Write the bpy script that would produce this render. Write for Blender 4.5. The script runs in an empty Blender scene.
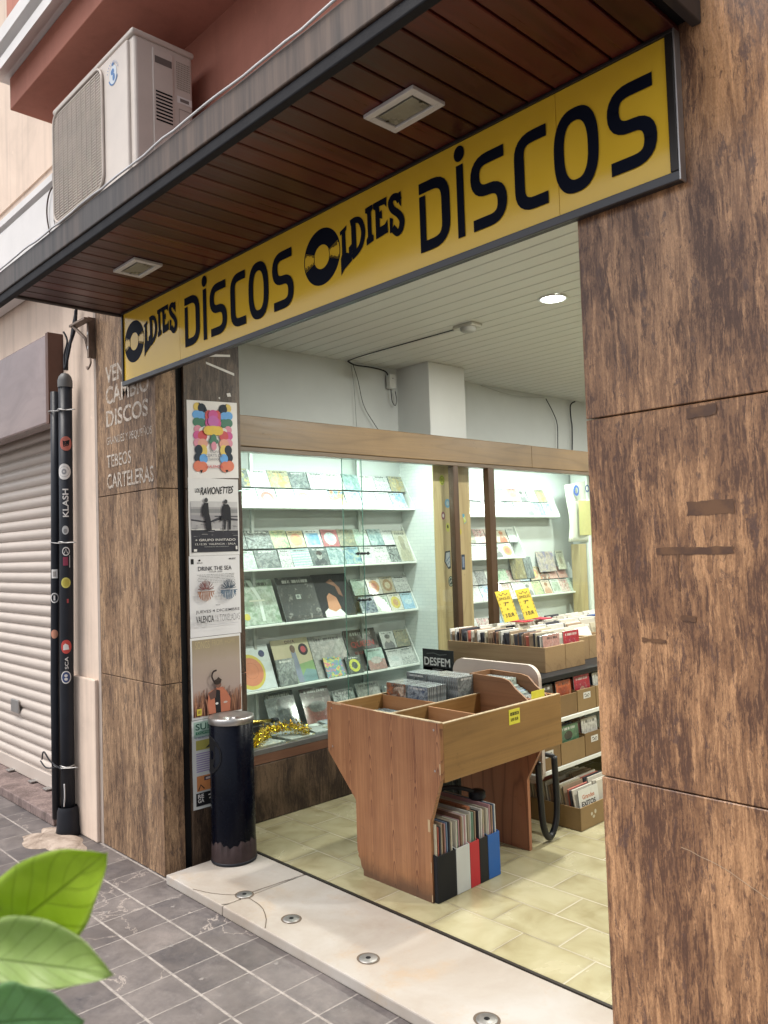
import bpy, bmesh, math, random
from mathutils import Vector, Matrix
random.seed(7)
SC = bpy.context.scene
COL = SC.collection
rad = math.radians

# ------------------------------------------------------------------ camera
cam = bpy.data.cameras.new("camera"); camo = bpy.data.objects.new("camera", cam); COL.objects.link(camo)
yaw, pitch, roll = rad(46.44), rad(2.5585), rad(-1.889)
F = Vector((-math.sin(yaw)*math.cos(pitch), math.cos(yaw)*math.cos(pitch), math.sin(pitch)))
R0 = Vector((math.cos(yaw), math.sin(yaw), 0)); U0 = R0.cross(F)
R = math.cos(roll)*R0+math.sin(roll)*U0; U = -math.sin(roll)*R0+math.cos(roll)*U0
camo.matrix_world = Matrix(((R.x, U.x, -F.x, 0), (R.y, U.y, -F.y, 0), (R.z, U.z, -F.z, 1.36), (0, 0, 0, 1)))
cam.sensor_fit = 'HORIZONTAL'; cam.sensor_width = 36; cam.lens = 804/768*36
cam.dof.use_dof = True; cam.dof.focus_distance = 3.6; cam.dof.aperture_fstop = 15
cam.clip_start = 0.05; cam.clip_end = 500
SC.camera = camo
# ------------------------------------------------------------------ world, sun
w = bpy.data.worlds.new("World"); SC.world = w; w.use_nodes = True
wn = w.node_tree.nodes; wl = w.node_tree.links
sky = wn.new('ShaderNodeTexSky'); sky.sky_type = 'NISHITA'; sky.sun_disc = False
SUN_EL, SUN_AZ = 62, 205
sky.sun_elevation = rad(SUN_EL); sky.sun_rotation = rad(SUN_AZ); sky.dust_density = 4; sky.air_density = 1.2
hs = wn.new('ShaderNodeHueSaturation'); hs.inputs['Saturation'].default_value = 0.35
wl.new(sky.outputs[0], hs.inputs['Color']); wl.new(hs.outputs[0], wn['Background'].inputs['Color'])
wn['Background'].inputs['Strength'].default_value = 0.145
sun = bpy.data.lights.new("sun", 'SUN'); suno = bpy.data.objects.new("sun", sun); COL.objects.link(suno)
sun.energy = 1.4; sun.angle = rad(28); sun.color = (1, .95, .88)
az = rad(SUN_AZ); el = rad(SUN_EL)
sd = Vector((math.sin(az)*math.cos(el), math.cos(az)*math.cos(el), math.sin(el)))
suno.rotation_euler = sd.to_track_quat('Z', 'Y').to_euler()
SC.view_settings.view_transform = 'Standard'; SC.view_settings.look = 'None'
SC.view_settings.exposure = 0.72; SC.view_settings.gamma = 1
SC.render.engine = 'CYCLES'

# ------------------------------------------------------------------ material helper
class NT:
    def __init__(s, name, rough=.6, metal=0, spec=.5, coat=0):
        s.m = bpy.data.materials.new(name); s.m.use_nodes = True
        s.t = s.m.node_tree; s.b = s.t.nodes['Principled BSDF']
        s.b.inputs['Roughness'].default_value = rough; s.b.inputs['Metallic'].default_value = metal
        s.b.inputs['Specular IOR Level'].default_value = spec; s.b.inputs['Coat Weight'].default_value = coat
        s.b.inputs['Coat Roughness'].default_value = .08
    def n(s, ty, **kw):
        nd = s.t.nodes.new('ShaderNode'+ty)
        for k, v in kw.items(): setattr(nd, k, v)
        return nd
    def put(s, sock, v):
        if isinstance(v, bpy.types.NodeSocket): s.t.links.new(v, sock)
        elif isinstance(v, (tuple, list)) and len(v) == 3 and sock.type == 'RGBA': sock.default_value = (*v, 1)
        else: sock.default_value = v
    def set(s, name, v): s.put(s.b.inputs[name], v); return s
    def coord(s, kind='Object', scale=(1, 1, 1), loc=(0, 0, 0), rot=(0, 0, 0)):
        c = s.n('TexCoord'); mp = s.n('Mapping'); s.t.links.new(c.outputs[kind], mp.inputs[0])
        mp.inputs['Scale'].default_value = scale; mp.inputs['Location'].default_value = loc; mp.inputs['Rotation'].default_value = rot
        return mp.outputs[0]
    def noise(s, vec, scale=5, detail=4, rough=.5, dist=0, color=False):
        nd = s.n('TexNoise'); s.put(nd.inputs['Vector'], vec)
        for k, v in (('Scale', scale), ('Detail', detail), ('Roughness', rough), ('Distortion', dist)): s.put(nd.inputs[k], v)
        return nd.outputs['Color' if color else 'Fac']
    def vor(s, vec, scale=5, feature='F1', out='Distance'):
        nd = s.n('TexVoronoi', feature=feature); s.put(nd.inputs['Vector'], vec); nd.inputs['Scale'].default_value = scale
        return nd.outputs[out]
    def ramp(s, fac, stops, interp='LINEAR'):
        nd = s.n('ValToRGB'); s.put(nd.inputs[0], fac); cr = nd.color_ramp; cr.interpolation = interp
        while len(cr.elements) < len(stops): cr.elements.new(.5)
        for e, (p, c) in zip(cr.elements, stops):
            e.position = p; e.color = (c, c, c, 1) if isinstance(c, (int, float)) else (*c, 1)
        return nd.outputs[0]
    def math(s, op, a, b=0, c=0):
        nd = s.n('Math', operation=op); s.put(nd.inputs[0], a); s.put(nd.inputs[1], b); s.put(nd.inputs[2], c); return nd.outputs[0]
    def mix(s, fac, a, b, mode='MIX'):
        nd = s.n('Mix', data_type='RGBA', blend_type=mode); s.put(nd.inputs[0], fac); s.put(nd.inputs[6], a); s.put(nd.inputs[7], b); return nd.outputs[2]
    def sep(s, vec):
        nd = s.n('SeparateXYZ'); s.put(nd.inputs[0], vec); return nd.outputs
    def comb(s, x, y, z):
        nd = s.n('CombineXYZ'); s.put(nd.inputs[0], x); s.put(nd.inputs[1], y); s.put(nd.inputs[2], z); return nd.outputs[0]
    def bump(s, h, strength=.3, dist=.01):
        nd = s.n('Bump'); s.put(nd.inputs['Height'], h); nd.inputs['Strength'].default_value = strength; nd.inputs['Distance'].default_value = dist
        s.put(s.b.inputs['Normal'], nd.outputs[0]); return s

def pmat(name, col, rough=.6, metal=0, var=.12, scale=12, coat=0, bump=0):
    """plain coloured material with a little mottling and roughness variation"""
    t = NT(name, rough, metal, spec=.22 if max(col) < .07 and metal < .1 else .45, coat=coat); c = t.coord('Object')
    n = t.noise(c, scale, 6, .6)
    lo = tuple(max(0, x*(1-var)) for x in col); hi = tuple(min(1, x*(1+var)) for x in col)
    t.set('Base Color', t.ramp(n, [(.3, lo), (.7, hi)]))
    t.set('Roughness', t.ramp(n, [(.3, max(0, rough-.06)), (.7, min(1, rough+.08))]))
    if bump: t.bump(t.noise(c, scale*6, 6, .7), bump, .004)
    return t.m
_pc = {}
def paint(col, rough=.55):
    k = (tuple(round(x, 3) for x in col), rough)
    if k not in _pc: _pc[k] = pmat('printed_ink', col, rough, var=.07, scale=30)
    return _pc[k]
def emis(name, col, strength):
    t = NT(name); t.set('Base Color', col); t.set('Emission Color', col); t.b.inputs['Emission Strength'].default_value = strength; return t.m

def travertine(name, dark, mid, light, patch, rough=.25, seed=0, cover_=.5, streak=1.0, zamp=.75):
    """vein-cut stone: tan ground, ragged dark vertical flecks and streaks, purple-brown blooms"""
    t = NT(name, rough, spec=.4)
    c0 = t.coord('Object', loc=(seed*3.1, seed*1.7, seed*.9))
    warp = t.noise(c0, 5, 4, .6, color=True)
    def sv(sx, sz, amt=.05):
        a = t.n('VectorMath', operation='MULTIPLY_ADD'); t.put(a.inputs[0], warp); a.inputs[1].default_value = (amt, amt, amt); t.put(a.inputs[2], c0)
        m = t.n('Mapping'); t.t.links.new(a.outputs[0], m.inputs[0]); m.inputs['Scale'].default_value = (sx, sx, sz); return m.outputs[0]
    ground = t.noise(sv(70, 7, .04), 1, 7, .7)
    base = t.ramp(ground, [(.34, tuple(x*.6+y*.4 for x, y in zip(mid, light))), (.5, light), (.66, tuple(min(1, x*1.28) for x in light))])
    zone = t.noise(sv(9, 2.2, .08), 1, 7, .66, .3)            # where the stone is darker overall
    zz = t.math('MULTIPLY', t.math('SUBTRACT', zone, .5), zamp)
    st = t.math('ADD', t.noise(sv(85*streak, 5.5, .022), 1, 12, .80, .5), zz)
    base = t.mix(t.ramp(st, [(.472-.06*cover_, 0.0), (.545-.04*cover_, .82), (.64, 1.0)]), base, mid)
    st2 = t.math('ADD', t.noise(sv(130*streak, 15, .02), 1, 12, .84, .6), t.math('MULTIPLY', zz, .8))
    base = t.mix(t.ramp(st2, [(.518, 0.0), (.562, .85), (.68, 1.0)]), base, dark)
    bl = t.noise(sv(30, 8.0, .05), 1, 14, .80, .4)
    base = t.mix(t.ramp(bl, [(.56, 0.0), (.585, .75), (.7, .85)]), base, patch)
    pits = t.ramp(t.noise(sv(120, 40, .02), 1, 3, .6), [(.27, 1.0), (.32, 0.0)])
    base = t.mix(t.math('MULTIPLY', pits, .7), base, tuple(x*.6 for x in dark))
    gr = t.noise(sv(420, 130, .0), 1, 3, .7); base = t.mix(.55, base, t.mix(1.0, base, t.ramp(gr, [(.3, .45), (.5, 1.0), (.7, 1.4)]), 'MULTIPLY'))
    lt = t.ramp(t.noise(sv(70, 3.0, .05), 1, 8, .7), [(.62, 0.0), (.68, .45)])
    base = t.mix(lt, base, tuple(min(1, x*1.35) for x in light))
    t.set('Base Color', base)
    t.set('Roughness', t.ramp(st2, [(.4, rough), (.6, min(1, rough+.18))]))
    t.bump(st2, .12, .002)
    return t.m

def woodmat(name, dark, mid, light, axis='Z', rough=.45, freq=9, gs=7.0, line=.75, coat=0, seed=0):
    """veneer: nested contour grain stretched along one axis"""
    t = NT(name, rough, coat=coat)
    sc = {'Z': (gs, gs, gs*.10), 'Y': (gs, gs*.10, gs), 'X': (gs*.10, gs, gs)}[axis]
    c = t.coord('Object', scale=sc, loc=(seed, seed*.7, seed*.3))
    v = t.noise(c, 1.0, 2, .35, .15)
    fr = t.math('FRACT', t.math('MULTIPLY', v, freq))
    ring = t.ramp(fr, [(0, 1.0), (.12, .25), (.5, 0.0), (.86, .12), (1, 1.0)])
    fs = {'Z': (120, 120, 3), 'Y': (120, 3, 120), 'X': (3, 120, 120)}[axis]
    f = t.noise(t.coord('Object', scale=fs), 1.0, 4, .6)
    blot = t.noise(t.coord('Object'), 3.0, 3, .5)
    base = t.ramp(t.math('MULTIPLY_ADD', f, .55, t.math('MULTIPLY', blot, .45)), [(.36, mid), (.64, light)])
    col = t.mix(t.math('MULTIPLY', ring, line), base, dark)
    sc_ = t.noise(t.coord('Object'), 26, 9, .82); col = t.mix(t.ramp(sc_, [(.60, 0.0), (.66, .5)]), col, tuple(x*.6 for x in dark)); col = t.mix(t.ramp(sc_, [(.33, .4), (.38, 0.0)]), col, tuple(min(1, x*1.4) for x in light))
    t.set('Base Color', col)
    t.set('Roughness', t.ramp(f, [(.3, rough-.08), (.7, rough+.12)]))
    t.bump(f, .12, .002)
    return t.m

# ------------------------------------------------------------------ mesh helper
class MB:
    def __init__(s): s.v = []; s.f = []; s.m = []; s.sm = []
    def add(s, vs, fs, mi=0, smooth=False):
        o = len(s.v); s.v += [tuple(v) for v in vs]
        for f in fs: s.f.append([o+i for i in f]); s.m.append(mi); s.sm.append(smooth)
        return s
    def box(s, x0, x1, y0, y1, z0, z1, mi=0):
        v = [(x0, y0, z0), (x1, y0, z0), (x1, y1, z0), (x0, y1, z0), (x0, y0, z1), (x1, y0, z1), (x1, y1, z1), (x0, y1, z1)]
        return s.add(v, [(0, 3, 2, 1), (4, 5, 6, 7), (0, 1, 5, 4), (1, 2, 6, 5), (2, 3, 7, 6), (3, 0, 4, 7)], mi)
    def bbox(s, x0, x1, y0, y1, z0, z1, b=.003, mi=0, seg=2):
        """bevelled box"""
        bm = bmesh.new(); bmesh.ops.create_cube(bm, size=1)
        for v in bm.verts: v.co = Vector((x0+(v.co.x+.5)*(x1-x0), y0+(v.co.y+.5)*(y1-y0), z0+(v.co.z+.5)*(z1-z0)))
        bmesh.ops.bevel(bm, geom=list(bm.edges), offset=min(b, abs(x1-x0)*.45, abs(y1-y0)*.45, abs(z1-z0)*.45), segments=seg, affect='EDGES', profile=.5)
        s.bm(bm, mi); return s
    def bm(s, bm, mi=0, smooth=False):
        bm.verts.ensure_lookup_table(); bm.verts.index_update()
        s.add([v.co for v in bm.verts], [[v.index for v in f.verts] for f in bm.faces], mi, smooth); bm.free(); return s
    def prism(s, pts, ext, mi=0):
        """pts: list of 3d points (planar polygon), ext: extrusion vector"""
        n = len(pts); e = Vector(ext); a = [Vector(p) for p in pts]; b = [p+e for p in a]
        s.add(a+b, [list(range(n))[::-1], [n+i for i in range(n)]]+[[i, (i+1) % n, n+(i+1) % n, n+i] for i in range(n)], mi); return s
    def quad(s, a, b, c, d, mi=0): return s.add([a, b, c, d], [(0, 1, 2, 3)], mi)
    def lathe(s, prof, cx, cy, seg=40, mi=0, sx=1, sy=1, smooth=True):
        vs = []; n = len(prof)
        for k in range(seg):
            a = 2*math.pi*k/seg
            for r, z in prof: vs.append((cx+r*math.cos(a)*sx, cy+r*math.sin(a)*sy, z))
        fs = []
        for k in range(seg):
            k2 = (k+1) % seg
            for i in range(n-1): fs.append((k*n+i, k2*n+i, k2*n+i+1, k*n+i+1))
        return s.add(vs, fs, mi, smooth)
    def disc(s, c, nrm, r, seg=24, mi=0, ry=None):
        nrm = Vector(nrm).normalized(); a = nrm.orthogonal().normalized() if abs(nrm.z) > .9 else Vector((0, 0, 1)).cross(nrm).normalized(); b = nrm.cross(a)
        ry = ry or r
        return s.add([Vector(c)+a*r*math.cos(2*math.pi*k/seg)+b*ry*math.sin(2*math.pi*k/seg) for k in range(seg)], [list(range(seg))], mi)
    def tube(s, pts, r, seg=8, mi=0, closed=False, caps=True):
        P = [Vector(p) for p in pts]; n = len(P); vs = []; prev = None
        rs = r if isinstance(r, (list, tuple)) else [r]*n
        for i in range(n):
            d = (P[(i+1) % n if closed else min(i+1, n-1)]-P[(i-1) % n if closed else max(i-1, 0)]).normalized()
            a = d.orthogonal().normalized() if prev is None else (prev-d*prev.dot(d)).normalized()
            prev = a; b = d.cross(a)
            for k in range(seg): t = 2*math.pi*k/seg; vs.append(P[i]+(a*math.cos(t)+b*math.sin(t))*rs[i])
        fs = []
        for i in range(n if closed else n-1):
            j = (i+1) % n
            for k in range(seg): fs.append((i*seg+k, i*seg+(k+1) % seg, j*seg+(k+1) % seg, j*seg+k))
        if caps and not closed: fs += [list(range(seg))[::-1], [(n-1)*seg+k for k in range(seg)]]
        return s.add(vs, fs, mi, True)
    def build(s, name, mats, parent=None, origin=None, local=False, fix=True):
        if not isinstance(mats, (list, tuple)): mats = [mats]
        me = bpy.data.meshes.new(name)
        if parent is not None: off = Vector((0, 0, 0)) if local else wloc(parent)
        elif origin is not None: off = Vector(origin)
        elif local: off = Vector((0, 0, 0))
        else:
            xs = [v[0] for v in s.v]; ys = [v[1] for v in s.v]; off = Vector(((min(xs)+max(xs))/2, (min(ys)+max(ys))/2, min(v[2] for v in s.v)))
        me.from_pydata([Vector(v)-off for v in s.v], [], s.f)
        for m in mats: me.materials.append(m)
        for i, p in enumerate(me.polygons): p.material_index = s.m[i]; p.use_smooth = s.sm[i]
        if fix:
            bm = bmesh.new(); bm.from_mesh(me); bmesh.ops.recalc_face_normals(bm, faces=bm.faces); bm.to_mesh(me); bm.free()
        me.update()
        o = bpy.data.objects.new(name, me); COL.objects.link(o)
        if parent is not None: o.parent = parent
        elif not local: o.location = off
        return o
def wloc(o):
    l = Vector(o.location)
    while o.parent: o = o.parent; l += Vector(o.location)
    return l
def tag(o, label=None, cat=None, group=None, kind=None):
    for k, v in (('label', label), ('category', cat), ('group', group), ('kind', kind)):
        if v: o[k] = v
    return o
def thing(name, label, cat, loc, group=None, rz=0, rot=None):
    o = bpy.data.objects.new(name, None); COL.objects.link(o); o.location = loc
    o.rotation_euler = rot if rot else (0, 0, rz); o.empty_display_size = .05
    return tag(o, label, cat, group)
def struct(name, mb, mat): return tag(mb.build(name, mat), kind='structure')
def copy_tree(o, parent=None):
    c = o.copy(); COL.objects.link(c)
    if parent is not None: c.parent = parent
    for ch in list(o.children): copy_tree(ch, c)
    return c
ORD = ['first', 'second', 'third', 'fourth', 'fifth', 'sixth', 'seventh', 'eighth', 'ninth', 'tenth', 'eleventh', 'twelfth', 'thirteenth', 'fourteenth']

_fc = {}
def glyphs(text, bold=0.0, spacing=1.0, res=4):
    """2-D triangulated text as (verts, faces), scaled to unit box"""
    k = (text, bold, spacing)
    if k in _fc: return _fc[k]
    cu = bpy.data.curves.new('lettering', 'FONT'); cu.body = text; cu.size = 1; cu.offset = bold; cu.resolution_u = res; cu.space_character = spacing
    o = bpy.data.objects.new('lettering', cu); COL.objects.link(o)
    dg = bpy.context.evaluated_depsgraph_get(); me = bpy.data.meshes.new_from_object(o.evaluated_get(dg))
    vs = [v.co.copy() for v in me.vertices]; fs = [list(p.vertices) for p in me.polygons]
    bpy.data.objects.remove(o); bpy.data.curves.remove(cu); bpy.data.meshes.remove(me)
    x0 = min(v.x for v in vs); x1 = max(v.x for v in vs); y0 = min(v.y for v in vs); y1 = max(v.y for v in vs)
    r = ([((v.x-x0)/(x1-x0), (v.y-y0)/(y1-y0)) for v in vs], fs, (x1-x0)/(y1-y0)); _fc[k] = r; return r

class Art:
    """flat artwork on a plane: shapes layered a fraction of a millimetre apart"""
    def __init__(s, O, U, V, step=.00022, base=.0006, size=1):
        s.size = size
        s.O = Vector(O); s.U = Vector(U).normalized(); s.V = Vector(V).normalized(); s.N = s.U.cross(s.V).normalized()
        s.mb = MB(); s.cols = []; s.layer = base; s.step = step
    def mi(s, col):
        m = paint(col) if isinstance(col, tuple) else col
        if m not in s.cols: s.cols.append(m)
        return s.cols.index(m)
    def P(s, u, v): return s.O+(s.U*u+s.V*v)*s.size+s.N*s.layer
    def poly(s, pts, col):
        s.mb.add([s.P(*p) for p in pts], [list(range(len(pts)))], s.mi(col)); s.layer += s.step; return s
    def rect(s, u0, v0, u1, v1, col): return s.poly([(u0, v0), (u1, v0), (u1, v1), (u0, v1)], col)
    def ell(s, u, v, ru, rv, col, seg=22, a0=0, a1=360):
        full = a1-a0 >= 360
        pts = [(u+ru*math.cos(rad(a0+(a1-a0)*k/seg)), v+rv*math.sin(rad(a0+(a1-a0)*k/seg))) for k in range(seg if full else seg+1)]
        return s.poly(pts, col)
    def ring(s, u, v, ro, ri, col, a0=0, a1=360, seg=40, asp=1):
        A = [rad(a0+(a1-a0)*k/seg) for k in range(seg+1)]
        vs = [s.P(u+ro*math.cos(a), v+ro*math.sin(a)*asp) for a in A]+[s.P(u+ri*math.cos(a), v+ri*math.sin(a)*asp) for a in A]
        s.mb.add(vs, [(k, k+1, seg+2+k, seg+1+k) for k in range(seg)], s.mi(col)); s.layer += s.step; return s
    def line(s, pts, w, col):
        n = len(pts); L = []; Rr = []
        for i in range(n):
            a = Vector(pts[max(i-1, 0)]); b = Vector(pts[min(i+1, n-1)]); d = (b-a).normalized() if (b-a).length > 1e-9 else Vector((1, 0)); nn = Vector((-d.y, d.x))*w/2
            ww = nn if not isinstance(w, list) else nn
            L.append(Vector(pts[i])+ww); Rr.append(Vector(pts[i])-ww)
        s.mb.add([s.P(*p) for p in L]+[s.P(*p) for p in Rr], [(i, i+1, n+i+1, n+i) for i in range(n-1)], s.mi(col)); s.layer += s.step; return s
    def text(s, t, u, v, wd, ht, col, bold=0.0, spacing=1.0, warp=None):
        vs, fs, _ = glyphs(t, bold, spacing)
        f = warp or (lambda a, b: (a, b))
        s.mb.add([s.P(u+f(a, b)[0]*wd, v+f(a, b)[1]*ht) for a, b in vs], fs, s.mi(col)); s.layer += s.step; return s
    def build(s, name, parent=None, back=None):
        return s.mb.build(name, s.cols, parent, fix=False)
def stroke_art(A, path, w, col):
    A.line(path, w, col)

# ------------------------------------------------------------------ materials
M = {}
M['stone_right'] = travertine('brown_travertine_polished', (.088, .044, .030), (.215, .110, .058), (.450, .250, .128), (.105, .060, .048), .24, 0, .75)
M['stone_left'] = travertine('brown_travertine_weathered', (.066, .038, .024), (.175, .102, .058), (.35, .225, .130), (.095, .062, .046), .5, 3, .5, .8, .5)
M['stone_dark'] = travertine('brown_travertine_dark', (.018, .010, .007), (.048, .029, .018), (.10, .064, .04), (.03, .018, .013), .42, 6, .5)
def plaster(name, col, drip=.35):
    t = NT(name, .85, spec=.3); c = t.coord('Object'); n = t.noise(c, 2.6, 7, .65, .5); g = t.noise(c, 50, 5, .7)
    st = t.noise(t.coord('Object', scale=(14, 14, .7)), 1, 6, .65)
    base = t.ramp(n, [(.32, tuple(x*.88 for x in col)), (.5, col), (.68, tuple(min(1, x*1.08) for x in col))])
    base = t.mix(t.math('MULTIPLY', t.ramp(st, [(.50, 0.0), (.68, 1.0)]), drip), base, tuple(x*.62 for x in col))
    base = t.mix(t.ramp(t.noise(c, 9, 9, .78), [(.63, 0.0), (.68, .5)]), base, tuple(min(1, x*1.25) for x in col))
    t.set('Base Color', base); t.bump(t.math('MULTIPLY_ADD', g, .4, n), .35, .006); return t.m
M['plaster_beige'] = plaster('beige_plaster', (.66, .53, .435))
M['plaster_pink'] = plaster('salmon_plaster', (.44, .185, .135), .25)
M['white_mould'] = pmat('white_painted_moulding', (.66, .64, .63), .6, var=.06, scale=6, bump=.1)
M['grey_paint'] = pmat('off_white_wall_paint', (.50, .52, .51), .8, var=.05, scale=3, bump=.15)
M['white_board'] = pmat('white_laminate', (.72, .75, .72), .4, var=.03)
M['black_metal'] = pmat('black_metal', (.012, .013, .016), .35, .2)
M['black_rubber'] = pmat('black_plastic', (.014, .015, .020), .45)
M['steel'] = pmat('brushed_steel', (.40, .39, .38), .38, .9, var=.08, scale=30)
M['dark_slot'] = pmat('dark_recess', (.006, .006, .007), .8)

def glass(name, tint=(.97, 1, .98), refl=.04):
    m = bpy.data.materials.new(name); m.use_nodes = True; t = m.node_tree; t.nodes.clear()
    o = t.nodes.new('ShaderNodeOutputMaterial'); mx = t.nodes.new('ShaderNodeMixShader'); tr = t.nodes.new('ShaderNodeBsdfTransparent'); gl = t.nodes.new('ShaderNodeBsdfGlossy')
    fw = t.nodes.new('ShaderNodeLayerWeight'); fw.inputs[0].default_value = .5; fp = t.nodes.new('ShaderNodeMath'); fp.operation = 'POWER'; fp.inputs[1].default_value = 5; fr = t.nodes.new('ShaderNodeMath'); fr.operation = 'MULTIPLY_ADD'; fr.inputs[1].default_value = .9; fr.inputs[2].default_value = refl
    t.links.new(fw.outputs['Facing'], fp.inputs[0]); t.links.new(fp.outputs[0], fr.inputs[0])
    gl.inputs['Roughness'].default_value = .01; tr.inputs[0].default_value = (*tint, 1)
    t.links.new(fr.outputs[0], mx.inputs[0]); t.links.new(tr.outputs[0], mx.inputs[1]); t.links.new(gl.outputs[0], mx.inputs[2]); t.links.new(mx.outputs[0], o.inputs[0]); return m
M['glass'] = glass('clear_glass')

def m_pavers():
    t = NT('dark_slate_pavers', .55)
    g = t.n('NewGeometry'); s = t.sep(g.outputs['Position'])
    W, H = .1765, .180
    x = t.math('DIVIDE', t.math('ADD', s[0], 2.80+W*60), W); y = t.math('DIVIDE', t.math('ADD', s[1], -1.4895+H*60), H)
    fx = t.math('FRACT', x); fy = t.math('FRACT', y); ix = t.math('FLOOR', x); iy = t.math('FLOOR', y)
    ex = t.math('MINIMUM', fx, t.math('SUBTRACT', 1, fx)); ey = t.math('MINIMUM', fy, t.math('SUBTRACT', 1, fy))
    wn_ = t.n('TexWhiteNoise', noise_dimensions='3D'); t.put(wn_.inputs[0], t.comb(ix, iy, 0)); rnd = wn_.outputs['Value']
    pv = t.comb(s[0], s[1], t.math('MULTIPLY', rnd, 9.0))
    big = t.noise(pv, 9, 6, .6, .4); fine = t.noise(pv, 70, 5, .7)
    mixv = t.math('MULTIPLY_ADD', big, .55, t.math('MULTIPLY_ADD', fine, .30, t.math('MULTIPLY', rnd, .15)))
    base = t.ramp(mixv, [(.28, (.050, .047, .053)), (.45, (.115, .100, .098)), (.60, (.170, .148, .140)), (.75, (.235, .20, .185))])
    v = t.noise(pv, 2.6, 7, .62, .3)
    vein = t.ramp(t.math('ABSOLUTE', t.math('SUBTRACT', v, .5)), [(.0, 1.0), (.003, .7), (.008, 0.0)])
    sel = t.math('GREATER_THAN', t.math('FRACT', t.math('MULTIPLY', rnd, 7.31)), .6)
    base = t.mix(t.math('MULTIPLY', t.math('MULTIPLY', vein, sel), .75), base, (.42, .36, .32))
    scuff = t.ramp(t.noise(pv, 26, 8, .75), [(.60, 0.0), (.72, .55)])
    base = t.mix(scuff, base, (.26, .24, .23))
    gm = t.noise(t.comb(s[0], s[1], 2.0), 3.2, 6, .65); base = t.mix(t.ramp(gm, [(.45, 0.0), (.62, .45)]), base, (.075, .062, .056))
    # long joints (street direction) are wide and light, cross joints narrow
    jx = t.ramp(ex, [(.010, 1.0), (.022, 0.0)]); jy = t.ramp(ey, [(.018, 1.0), (.030, 0.0)])
    j = t.math('MAXIMUM', t.math('MULTIPLY', jx, .75), jy)
    jn = t.noise(t.comb(s[0], s[1], 0), 40, 4, .6)
    t.set('Base Color', t.mix(j, base, t.ramp(jn, [(.3, (.20, .175, .16)), (.7, (.37, .33, .30))])))
    t.set('Roughness', t.math('MULTIPLY_ADD', j, .3, t.ramp(fine, [(.3, .42), (.7, .62)])))
    t.bump(t.math('SUBTRACT', t.math('MULTIPLY', big, .25), j), .35, .004)
    return t.m
def m_tiles():
    t = NT('glazed_floor_tiles', .22)
    g = t.n('NewGeometry'); s = t.sep(g.outputs['Position'])
    W, H = .278, .182
    y = t.math('DIVIDE', t.math('ADD', s[1], -2.05+H*10), H); iy = t.math('FLOOR', y); fy = t.math('FRACT', y)
    off = t.math('MULTIPLY', t.math('MODULO', iy, 2), .5)
    x = t.math('ADD', t.math('DIVIDE', t.math('ADD', s[0], 1.45+W*40), W), off); ix = t.math('FLOOR', x); fx = t.math('FRACT', x)
    ex = t.math('MULTIPLY', t.math('MINIMUM', fx, t.math('SUBTRACT', 1, fx)), W); ey = t.math('MULTIPLY', t.math('MINIMUM', fy, t.math('SUBTRACT', 1, fy)), H)
    wn_ = t.n('TexWhiteNoise', noise_dimensions='3D'); t.put(wn_.inputs[0], t.comb(ix, iy, 0)); rnd = wn_.outputs['Value']
    pv = t.comb(s[0], s[1], t.math('MULTIPLY', rnd, 5.0))
    n = t.noise(pv, 6, 4, .55, .6)
    base = t.ramp(t.math('MULTIPLY_ADD', rnd, .12, n), [(.36, (.29, .25, .14)), (.52, (.36, .325, .195)), (.70, (.41, .375, .24))])
    j = t.ramp(t.math('MINIMUM', ex, ey), [(.0012, 1.0), (.0026, 0.0)])
    dirt = t.ramp(t.math('MINIMUM', ex, ey), [(.0, .45), (.02, 0.0)])
    base = t.mix(t.math('MULTIPLY', dirt, t.noise(t.comb(s[0], s[1], 3), 12, 3, .5)), base, (.17, .13, .07))
    t.set('Base Color', t.mix(j, base, t.ramp(t.noise(pv, 3, 2), [(.4, (.16, .13, .08)), (.6, (.55, .50, .40))])))
    t.set('Roughness', t.math('MULTIPLY_ADD', j, .5, t.ramp(n, [(.3, .16), (.7, .30)])))
    t.bump(t.math('SUBTRACT', t.math('MULTIPLY', n, .15), j), .2, .002)
    return t.m
def m_marble():
    t = NT('cream_marble', .38)
    c = t.coord('Object'); n = t.noise(c, 2.5, 6, .6, .6); f = t.noise(c, 40, 5, .7)
    base = t.ramp(n, [(.3, (.30, .25, .205)), (.5, (.365, .325, .285)), (.7, (.41, .385, .36))])
    st = t.ramp(t.noise(c, 5, 8, .7), [(.56, 0.0), (.72, .55)])
    base = t.mix(st, base, (.40, .28, .17))
    sp = t.ramp(f, [(.62, 0.0), (.72, .35)])
    t.set('Base Color', t.mix(sp, base, (.33, .27, .22))); t.set('Roughness', t.ramp(f, [(.3, .3), (.7, .5)])); t.bump(f, .08, .002)
    return t.m
M['marble'] = m_marble()

# ------------------------------------------------------------------ THE SETTING
struct('pavement', MB().quad((-30, -25, 0), (30, -25, 0), (30, 30, 0), (-30, 30, 0)), m_pavers())
struct('floor', MB().quad((-3.9, 2.05, .040), (2.2, 2.05, .040), (2.2, 8.5, .040), (-3.9, 8.5, .040)), m_tiles())

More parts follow.
